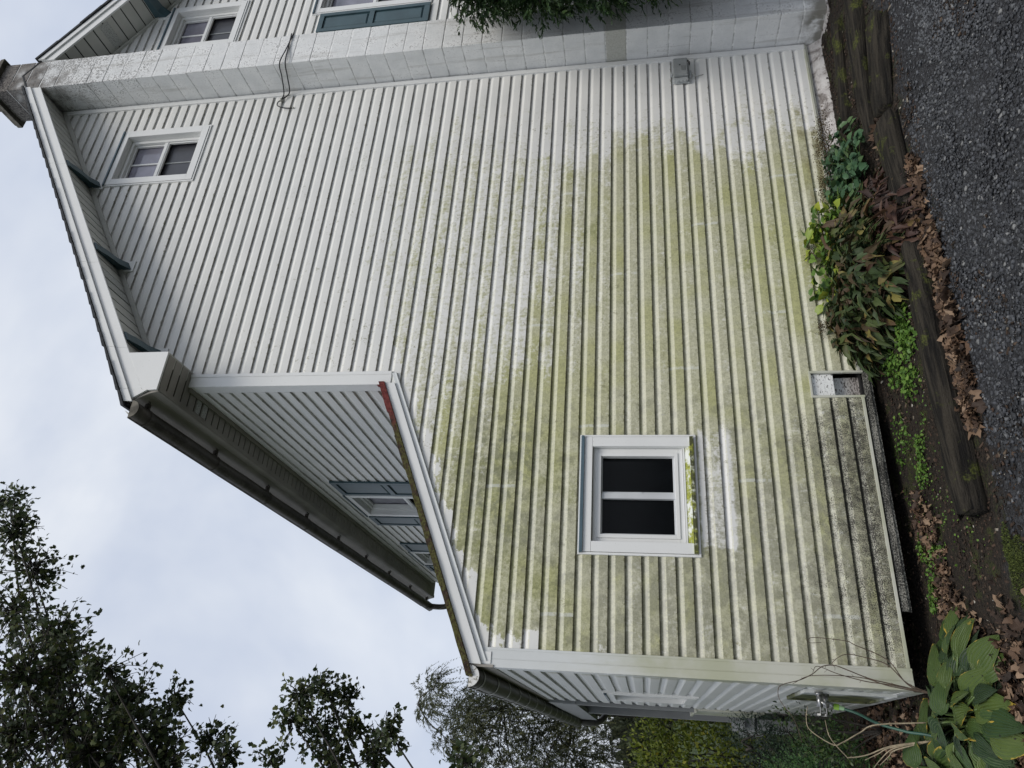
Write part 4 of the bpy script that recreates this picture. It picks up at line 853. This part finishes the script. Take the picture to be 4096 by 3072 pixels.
weeds('small green weeds among dry leaves under the low wall end', [(1.32, -.12), (1.12, -.18), (1.0, -.14), (1.2, -.3)], 560, .1, .012, .026)
weeds('sparse seedlings on the soil right of the notch', [(2.15, -.12), (2.02, -.2), (1.95, -.05)], 150, .1, .012, .024)
weeds('scattered tiny seedlings across the bare soil behind the long timber', [(2.2, -.6), (1.9, -.65), (1.6, -.55), (1.4, -.6), (1.2, -.7), (1.5, -.3), (2.4, -.65), (1.75, -.15)], 330, .26, .007, .018)
# moss pads on the gravel margin
def mossp(x, y, r, label):
    n = 2600; a = rng.uniform(0, 6.28, n); q = np.sqrt(rng.random(n))*r*(1+.3*np.sin(a*3)+.2*np.sin(a*5+1)); px, py = x+np.cos(a)*q*1.5, y+np.sin(a)*q
    C = np.column_stack([px, py, gh(px, py)+.004+.012*(1-q/r/1.5)]); V, F = leafcards(C, randdir(n, .5), randdir(n), rng.uniform(.006, .013, n), OVAL)
    o = fastmesh('moss_patch', V, F, mat_leaf('moss', [(0, (.02, .03, .006)), (.6, (.045, .06, .011)), (1, (.08, .10, .02))], .9), kind='stuff'); tag(o, label, 'moss')
mossp(1.0, -1.2, .09, 'small moss pad on the soil at the edge of the gravel'); mossp(.74, -1.3, .15, 'larger moss pad at the lower edge of the soil near the hosta')
# hosta --------------------------------------------------------------
def hosta(cx, cy, n, rad, hgt, label, seed):
    rnd = random.Random(seed); t = thing('hosta_plant', label, 'hosta', (cx, cy, float(gh(cx, cy))), 'hostas at the corner of the lean-to')
    V = []; F = []; A = []; st = MB(); nu, nv = 10, 10
    for i in range(n):
        a = i*2.399+rnd.uniform(-.3, .3); q = math.sqrt((i+.5)/n); r = rad*q*.62; Ln = rnd.uniform(.12, .25)*(.8+.3*q); W_ = Ln*rnd.uniform(.34, .42)
        bz = float(gh(cx, cy))+hgt*(1.05-.6*q)*rnd.uniform(.8, 1.12)
        p0 = Vector((cx+math.cos(a)*r, cy+math.sin(a)*r, bz)); dr = Vector((math.cos(a), math.sin(a), rnd.uniform(-.15, .3)-.25*q)).normalized()
        sd_v = dr.cross(Vector((rnd.uniform(-.4, .4), rnd.uniform(-.5, .5)-.18, 1))).normalized(); nn = sd_v.cross(dr).normalized()
        if nn.z < 0: nn = -nn
        bend = rnd.uniform(.5, 1.25); curl = rnd.uniform(-.25, .25); b0 = len(V)
        for iu in range(nu+1):
            u = iu/nu; wdt = (math.sin(math.pi*min(1, u**.72))**.75)*(1-.25*u)*1.08 if 0 < u < 1 else .02
            for iv in range(nv+1):
                v = iv/nv*2-1; z = -bend*.42*u*u*Ln+abs(v)*W_*.35*(1-.5*u)*wdt-.10*W_*v*v*2*wdt+curl*v*u*W_+.006*mn.noise((u*6+i, v*3, 0))
                P = p0+dr*(Ln*(u-.12*(1-u)*abs(v)*1.2))+sd_v*(v*W_*wdt)+nn*z
                x_, y_, z_ = P
                if x_ > XA-.03 and y_ > -.05: 
                    if y_ < .18: y_ = -.05
                    else: x_ = XA-.04
                V.append((x_, y_, max(z_, gh(x_, y_)+.01))); A.append((u, v, i/n))
        for iu in range(nu):
            for iv in range(nv): k = b0+iu*(nv+1)+iv; F.append((k, k+1, k+nv+2, k+nv+1))
        st.tube(curve([(cx+math.cos(a)*.03, cy+math.sin(a)*.03, gh(cx, cy)-.01), (cx+math.cos(a)*r*.5, cy+math.sin(a)*r*.5, (bz+gh(cx, cy))/2+.05), tuple(p0)], 4), [.006]*8+[.004], 6)
    o = fastmesh('foliage', np.array(V), np.array(F), M['hosta'], t, smooth=True)
    at = o.data.attributes.new('uvw', 'FLOAT_VECTOR', 'POINT'); at.data.foreach_set('vector', np.array(A, 'f').ravel()); st.build('stalk', M['stalk'], t, smooth=True)
hosta(.30, -.40, 74, .64, .20, 'big ribbed hosta with yellow edged leaves at the lean-to corner', 3)
hosta(.60, -.44, 18, .28, .12, 'smaller hosta reaching right in front of the lean-to wall', 8)
hosta(.04, .12, 34, .42, .2, 'dark leaved hosta below the hose at the side wall', 5)
# bare stems leaning at the corner
vs_ = thing('bare_vine', 'thin bare brown stems arching up in front of the mossy corner board', 'vine', (.48, -.12, 0.0))
for pts in ([(.42, -.15, -.15), (.479, -.12, .038), (.62, -.12, .14), (.698, -.12, .313), (.72, -.12, .368), (.731, -.12, .556), (.7, -.12, .58), (.704, -.12, .508)],
            [(.42, -.15, -.15), (.486, -.12, .037), (.592, -.12, .144), (.628, -.12, .266), (.64, -.12, .379), (.59, -.12, .457), (.562, -.12, .446)],
            [(.44, -.13, -.1), (.487, -.12, .147), (.508, -.12, .255), (.551, -.12, .376), (.573, -.12, .444), (.565, -.12, .517), (.519, -.12, .58), (.48, -.12, .657), (.454, -.12, .746), (.43, -.12, .785), (.374, -.12, .79), (.321, -.12, .759), (.281, -.12, .727), (.216, -.12, .699), (.137, -.12, .682)],
            [(.44, -.14, -.1), (.48, -.12, .148), (.493, -.12, .285), (.527, -.12, .436), (.564, -.12, .546), (.526, -.12, .579)], [(.44, -.12, -.1), (.473, -.12, .149), (.513, -.12, .311), (.509, -.12, .581), (.456, -.12, .702)]):
    mb = MB(); cp = curve(pts, 7); mb.tube(cp, [.0036*(1-.6*i/len(cp)) for i in range(len(cp))], 6)
    for i in range(6, len(cp), 9): mb.tube([cp[i], cp[i]+Vector((random.uniform(-.02, .02), -.005, random.uniform(0, .025)))], .0012, 4)
    mb.build('stem', M['twig'], vs_, smooth=True)
cv = thing('dry_canes', 'pale dry canes curving low over the dark soil left of the taps', 'canes', (.15, .15, .1))
for pts in ([(.353, .15, .577), (.288, .15, .592), (.218, .15, .577), (.145, .15, .454), (.16, .15, .395), (.222, .15, .285), (.27, .13, .192), (.3, .1, -.1)], [(.28, .15, .482), (.183, .15, .464), (.092, .15, .389), (.08, .15, .362), (.101, .15, .26), (.157, .13, .124), (.2, .1, -.1)],
            [(.072, .15, .278), (.11, .15, .2), (.15, .13, .125), (.2, .1, -.1)], [(.051, .15, .196), (.1, .15, .14), (.139, .13, .098), (.2, .1, -.1)], [(0, .15, .26), (.08, .15, .19), (.15, .13, .1), (.2, .1, -.1)]):
    mb = MB(); cp = curve(pts, 7); mb.tube(cp, [.002+.0028*i/len(cp) for i in range(len(cp))], 6)
    for i in range(5, len(cp), 4): mb.tube([cp[i], cp[i]+Vector((random.uniform(-.012, .012), -.004, random.uniform(-.012, .012)))], [.002, .0008], 4)
    mb.build('cane', M['palestem'], cv, smooth=True)
# a few twigs on the gravel
for i, (x, y, a, L_, lb) in enumerate([(4.6, -1.75, .5, .28, 'crooked brown twig lying on the gravel below the timbers'), (4.35, -2.25, 1.2, .2, 'thin pale twig on the lighter gravel near the frame corner'), (3.9, -2.1, .2, .25, 'bent dry twig lying among the driveway stones')]):
    mb = MB(); z0 = -.185; mb.tube(curve([(x, y, z0), (x+L_*.3*math.cos(a), y+L_*.3*math.sin(a)+.01, z0+.012), (x+L_*.6*math.cos(a), y+L_*.6*math.sin(a)-.01, z0+.004), (x+L_*math.cos(a), y+L_*math.sin(a), z0+.01)], 5), .0045, 6)
    mb.tube([(x+L_*.3*math.cos(a), y+L_*.3*math.sin(a)+.01, z0+.012), (x+L_*.45, y+L_*.1+.05, z0+.02)], .003, 5); tag(mb.build('twig', M['twig'], base=(x, y, z0)), lb, 'twig')
# ------------------------------------------------------------------ bushes and trees
def blob_points(blobs, dens, shell=.55):
    out_ = []; cen = []
    for (x, y, z, r) in blobs:
        n = max(6, int(dens*r**2)); d = nrm(rng.normal(0, 1, (n, 3))); q = (shell+(1-shell)*rng.random(n))**.8*r*rng.uniform(.75, 1.12, n)
        out_.append(np.array([x, y, z])+d*q[:, None]*np.array([1, 1, .95])); cen.append(np.repeat([[x, y, z]], n, 0))
    return np.concatenate(out_), np.concatenate(cen)
def bush(name, label, cat, base, blobs, dens, outline, smin, smax, mat, upb=.2, spread=.5, group=None, shell=.35, droop=0, stemr=.02):
    t = thing(name, label, cat, base, group); P, Cc = blob_points(blobs, dens, shell); n = len(P)
    T = nrm(P-Cc)*spread+rng.normal(0, .5, (n, 3)); T[:, 2] += upb-droop; V, F = leafcards(P, T, rng.normal(0, 1, (n, 3))+nrm(P-Cc), rng.uniform(smin, smax, n), outline, .25)
    fastmesh('foliage', V, F, M[mat], t); mb = MB()
    for (x, y, z, r) in blobs:
        m1 = ((base[0]+x)/2+random.uniform(-.05, .05), (base[1]+y)/2, base[2]+(z-base[2])*.55); mb.tube(curve([base, m1, (x, y, z)], 4), [stemr*(1-.08*i) for i in range(9)], 6)
        for k in range(7):
            d = Vector(nrm(rng.normal(0, 1, 3))); mb.tube([(x, y, z), tuple(Vector((x, y, z))+d*r*.55+Vector((0, 0, r*.05))), tuple(Vector((x, y, z))+d*r*.95)], [stemr*.35, stemr*.2, stemr*.08], 5)
    mb.build('branches', M['bark'], t, smooth=True); return t
# fern-like sprays for conifers
def sprays(P, D, Ln, nseg, leaf, out_v, out_f, mat=None, droop=.6, wid=.5, off=0, needle=NEEDLE):
    n = len(P); V_, C_, T_, N_s, S_ = [], [], [], [], []
    D = nrm(D)
    for j in range(nseg):
        u = (j+.5)/nseg; pos = P+D*(Ln*u)[:, None]; pos[:, 2] -= droop*Ln*u*u
        for sgn in (-1, 1):
            sv = nrm(np.cross(D, rng.normal(0, 1, (n, 3))*.25+np.array([0, 0, 1])))*sgn
            C_.append(pos); T_.append(D*.9+sv*wid*1.2+rng.normal(0, .25, (n, 3))-np.array([0, 0, droop*u])); S_.append(leaf*(1.15-u*.6)*rng.uniform(.7, 1.3, n))
    C_, T_, S_ = np.concatenate(C_), np.concatenate(T_), np.concatenate(S_)
    return leafcards(C_, T_, rng.normal(0, 1, C_.shape)+np.array([0, 0, .6]), S_, needle, .2)
CEDAR = [(0, 0), (.3, .13), (.65, .11), (1, 0), (.65, -.11), (.3, -.13)]
def conifer(name, label, cat, base, blobs, dens, Ln, nseg, leaf, mat, droop=.6, group=None, shell=.45, out=.8, stemr=.03, needle=CEDAR, trunk=None, nbr=9):
    t = thing(name, label, cat, base, group); P, Cc = blob_points(blobs, dens, shell); D = nrm(P-Cc)*out+rng.normal(0, .35, P.shape)
    V, F = sprays(P, D, np.full(len(P), Ln)*rng.uniform(.6, 1.3, len(P)), nseg, leaf, None, None, droop=droop, needle=needle); fastmesh('foliage', V, F, M[mat], t)
    mb = MB(); tp = trunk or [base, (base[0], base[1], max(b[2] for b in blobs))]; mb.tube(tp, [stemr*2*(1-.8*i/(len(tp)-1)) for i in range(len(tp))], 8)
    for (x, y, z, r) in blobs:
        a = min(tp, key=lambda p: (p[2]-z+.4*r)**2+.01*abs(p[0]-x)); mb.tube(curve([a, ((a[0]+x)/2, (a[1]+y)/2, (a[2]+z)/2+.1), (x, y, z)], 4), [stemr*(1-.08*i) for i in range(9)], 6)
        for k in range(nbr):
            d = Vector(nrm(rng.normal(0, 1, 3))); mb.tube([(x, y, z), tuple(Vector((x, y, z))+d*r*.6), tuple(Vector((x, y, z))+d*r*.8-Vector((0, 0, r*.25*droop)))], [stemr*.35, stemr*.2, stemr*.08], 4, False)
    mb.build('trunk', M['bark'], t, smooth=True); return t
# cedar bush right of the chimney
conifer('cedar_shrub', 'dark green cedar shrub brushing the front of the block chimney', 'shrub', (7.3, -1.25, -.2),  # out-of-view blobs are added to shade the chimney front
        [(6.38, -.95, 2.95, .40), (6.34, -1.0, 2.4, .46), (6.34, -1.0, 1.9, .44), (6.42, -1.0, 1.4, .40), (6.8, -1.7, 3.6, .8), (6.7, -1.8, 2.7, .8), (6.9, -1.8, 1.6, .8), (6.55, -1.0, 3.0, .42), (6.55, -1.05, 2.45, .5), (6.5, -1.1, 1.95, .48), (6.75, -1.1, 1.5, .5), (6.9, -1.0, 3.35, .45), (7.2, -1.2, 2.7, .75), (7.3, -1.3, 1.8, .8), (7.2, -1.1, 3.5, .5), (7.4, -1.3, 1.1, .6), (7.9, -1.4, 2.4, .7), (7.5, -1.5, 3.2, .5), (6.45, -1.0, 2.2, .36), (6.46, -.98, 2.75, .34), (6.45, -1.05, 1.65, .36), (6.6, -1.0, 1.25, .34)], 2600, .15, 7, .06, 'cedar', .25, trunk=[(7.3, -1.25, -.25), (7.3, -1.25, 1), (7.28, -1.2, 2.2), (7.25, -1.2, 3.5)])
# weeping cypress beyond the lean-to
cy_ = []
for (x, z, r) in [(.62, 6.1, .35), (.95, 5.75, .4), (.55, 5.55, .5), (.05, 5.6, .38), (1.1, 5.2, .45), (.5, 4.95, .55), (-.1, 5.0, .5), (.9, 4.6, .5), (.3, 4.3, .6), (-.4, 4.3, .5), (.9, 4.0, .5), (.1, 3.7, .6), (-.6, 3.6, .5), (.6, 3.3, .6), (0., 3.0, .6), (-.5, 2.8, .5), (.8, 2.7, .5), (.2, 2.3, .5), (-1.0, 4.0, .6), (-1.1, 3.2, .6), (-.9, 4.9, .5), (1.5, 4.6, .5), (1.6, 3.8, .6)]:
    cy_.append((x, 11+random.uniform(-.9, .9), z, r))
conifer('cypress_tree', 'feathery grey-green drooping conifer standing beyond the lean-to gutter', 'tree', (.7, 11.2, -.2), cy_, 640, .30, 12, .075, 'cypress', 1.0, shell=.1, out=.7, needle=[(0, 0), (.35, .11), (1, 0), (.35, -.11)], stemr=.02, trunk=[(.7, 11.2, -.3), (.72, 11.2, 1.5), (.68, 11.15, 3), (.7, 11.1, 4.5), (.66, 11.0, 6.3)], nbr=5)
# leafless thin tree behind
bt = thing('bare_tree', 'thin leafless grey branches showing between conifer and hedge', 'tree', (.3, 14, -.2)); mb = MB()
def branch(p, d, L_, r, lv):
    n = 5; pts = [Vector(p)]; dd = Vector(d).normalized()
    for i in range(n): dd = (dd+Vector((random.uniform(-.22, .22), random.uniform(-.22, .22), random.uniform(-.08, .16)))).normalized(); pts.append(pts[-1]+dd*L_/n)
    mb.tube(pts, [r*(1-.6*i/n) for i in range(n+1)], 5, False)
    if lv > 0:
        for i in range(1, n+1):
            for k in range(2): branch(pts[i], (dd+Vector((random.uniform(-.9, .9), random.uniform(-.9, .9), random.uniform(-.1, .5)))), L_*.55, r*.45, lv-1)
for x in (-.8, .1, .8, 1.5): branch((x, 13.5+random.uniform(-1, 1), -.2), (random.uniform(-.15, .15), 0, 1), 3.2, .035, 2)
mb.build('branches', M['bark'], bt, smooth=True)
bush('hedge_shrub', 'large yellow-green leafy shrub behind the porch post', 'shrub', (.0, 7.6, -.2), [(-.1, 7.5, 1.35, .5), (.4, 7.6, 1.2, .45), (-.45, 7.6, .9, .55), (.1, 7.4, .7, .6), (.55, 7.7, .7, .5), (-.2, 7.5, .2, .6), (-.9, 7.8, 1.1, .6), (-.9, 7.6, .3, .6), (.5, 7.9, .1, .5), (.15, 8, 1.5, .45)], 2300, OVAL, .05, .085, 'hedge', .2, group='shrubs beside the porch', shell=.5)
conifer('yew_shrub', 'nearly black upright yew between hedge and side wall', 'shrub', (.15, 3.2, -.2), [(.25, 3.1, .55, .22), (.3, 2.9, .25, .25), (.1, 3.3, .45, .28), (.2, 2.8, -.02, .28), (-.05, 3.3, .2, .3), (-.3, 3.4, .3, .35)], 1500, .16, 8, .032, 'yew', -.4, group='shrubs beside the porch', stemr=.014, needle=LANCE)
conifer('juniper_shrub', 'feathery mid green juniper sprawling at the lower edge near the hosta', 'shrub', (-.15, 1.7, -.2), [(.0, 1.6, .15, .24), (-.2, 1.8, .2, .3), (.1, 1.9, .05, .22), (-.1, 1.5, -.02, .25), (-.45, 1.7, .15, .35), (-.3, 2.2, .3, .35), (-.05, 2.3, .3, .25)], 1700, .15, 7, .034, 'juniper', -.3, group='shrubs beside the porch', stemr=.014)
bush('boxwood_shrub', 'small round leaved shrub growing against the side wall panel', 'shrub', (.3, 1.35, -.2), [(.32, 1.2, .42, .13), (.25, 1.3, .25, .17), (.36, 1.25, .56, .09), (.15, 1.3, .35, .15), (.3, 1.45, .1, .16), (.1, 1.35, .12, .17)], 5200, OVAL, .022, .04, 'boxleaf', .25, group='shrubs beside the porch', stemr=.008)
# maple on the left
mp_ = thing('maple_tree', 'tall dark leaved maple whose branches hang against the sky', 'tree', (-2.9, 4.6, -.2))
MBL = [(2.22, 3.53, 10.2, .52), (1.8, 4.08, 10.21, .53), (1.16, 3.77, 9.95, .64), (2.86, 4.19, 11.15, .33), (.61, 4.23, 9.37, .59), (.38, 3.22, 8.98, .77), (.48, 3.12, 7.85, .43), (.05, 4.61, 8.57, .62), (-.13, 3.57, 8.54, .88), (-.31, 3.52, 9.09, .79), (.29, 4.89, 8.0, .33), (-.19, 3.95, 7.42, .48), (-.18, 4.61, 7.13, .31), (-.4, 3.96, 6.56, .29), (-.49, 4.25, 8.23, .6),
       (.36, 3.37, 5.47, .27), (.51, 4.24, 5.56, .28), (.4, 4.66, 5.43, .29), (.06, 4.04, 5.77, .33), (.03, 4.43, 5.54, .39), (.11, 4.31, 5.11, .24), (.05, 3.22, 4.3, .27), (-.18, 4.46, 4.86, .35), (-.26, 4.16, 5.22, .38), (-.32, 3.64, 5.82, .2), (-.14, 2.5, 3.26, .19), (.62, 3.7, 8.9, .45), (.15, 3.9, 8.0, .45), (-.1, 3.6, 7.7, .5), (.9, 3.9, 9.3, .5), (-.45, 3.9, 7.3, .5), (-.4, 3.6, 8.1, .6)]
EXTRA = [(-1.6+random.uniform(-1.6, .2), 4.3+random.uniform(-2, 2.2), random.uniform(5, 11.5), random.uniform(.6, 1.0)) for _ in range(26)]+[(-3.6+random.uniform(-3.2, 1.2), 4.2+random.uniform(-3.6, 4.2), random.uniform(3.2, 12), random.uniform(.8, 1.3)) for _ in range(44)]+[(1.6, 4.2, 11.3, .8), (.3, 3.8, 10.9, .9), (-1.0, 4.0, 11.6, 1.0), (2.6, 4.3, 12.2, .7)]  # unseen outer crown, extended to the left to shade the left walls
TR = [(-2.9, 4.6, -.3), (-2.85, 4.55, 1.5), (-2.8, 4.5, 3), (-2.6, 4.4, 5), (-2.3, 4.3, 7), (-1.9, 4.2, 9), (-1.4, 4.1, 11)]
mb = MB(); mb.tube(curve(TR, 4), [.20*(1-.75*i/24) for i in range(25)], 10)
rnd = random.Random(11); LP = []; LD = []
for bi, (x, y, z, r) in enumerate(MBL+EXTRA):
    hero = bi < len(MBL); c = Vector((x, y, z)); zs = max(1.8, z-1.1-.35*abs(x+2.2)); tp = min((Vector(p) for p in curve(TR, 6)), key=lambda p: abs(p.z-zs))
    q1 = tp.lerp(c, .33)+Vector((rnd.uniform(-.3, .3), rnd.uniform(-.3, .3), rnd.uniform(-.45, 0))); q2 = tp.lerp(c, .68)+Vector((rnd.uniform(-.25, .25), rnd.uniform(-.25, .25), rnd.uniform(-.35, .1))); cp = curve([tp, q1, q2, c], 6); mb.tube(cp, [.036*(1-.8*i/18) for i in range(19)], 6, False)
    for k in range(int(34*(r/.5)**1.3) if hero else 14):     # sub-branches that carry leaf clusters
        d = Vector((rnd.gauss(0, 1), rnd.gauss(0, 1), rnd.gauss(.15, .8))).normalized(); e = c+d*r*rnd.uniform(.6, 1.12); m_ = (c+e)/2+Vector((rnd.uniform(-.1, .1), rnd.uniform(-.1, .1), rnd.uniform(-.06, .1)))*r*1.6
        q = curve([c+d*.05, m_, e], 3); mb.tube(q, [.011, .009, .008, .006, .005, .004, .003], 4, False)
        nl = rnd.randint(7, 13) if hero else 16
        for j in range(nl):
            u = rnd.uniform(.15, 1)*6; i0 = min(5, int(u)); p = q[i0].lerp(q[i0+1], u-i0); dv = Vector((rnd.gauss(0, 1), rnd.gauss(0, 1), rnd.gauss(-.35, .7))).normalized()
            LP.append(p+dv*rnd.uniform(.02, .13)); LD.append(dv)
            if j % 4 == 0 and hero: mb.tube([p, p+dv*.1], .002, 3, False)
mb.build('trunk', M['bark'], mp_, smooth=True)
LP = np.array(LP); LD = np.array(LD); n = len(LP); V, F = leafcards(LP, LD+rng.normal(0, .3, LD.shape), rng.normal(0, 1, (n, 3))+np.array([0, 0, .5]), rng.uniform(.042, .075, n)*np.where(LP[:, 0] < -1.6, 1.9, 1), MAPLE, .35, .15)  # leaves of the unseen left crown enlarged to block more light
fastmesh('foliage', V, F, M['maple'], mp_)
# far background: a distant treeline and a small shed glimpsed under the porch
def mat_wood():
    n = NB('far_wood_foliage'); return n.done(n.mix(n.noise(n.P, 3, 4), (.02, .03, .012), (.06, .075, .03)), .9)
n = 26000; a = rng.uniform(-1.2, 1.9, n); rad = rng.uniform(48, 62, n); hh_ = rng.random(n)**.8*(3.0+.7*np.sin(a*14)+.5*np.sin(a*33)); C = np.column_stack([np.sin(a)*rad, np.cos(a)*rad, hh_-.2])
V, F = leafcards(C, rng.normal(0, 1, (n, 3)), rng.normal(0, 1, (n, 3)), rng.uniform(.5, 1.2, n), ROUND); o = fastmesh('distant_trees', V, F, mat_wood(), kind='stuff'); tag(o, 'far-off line of green trees along the horizon', 'woods')
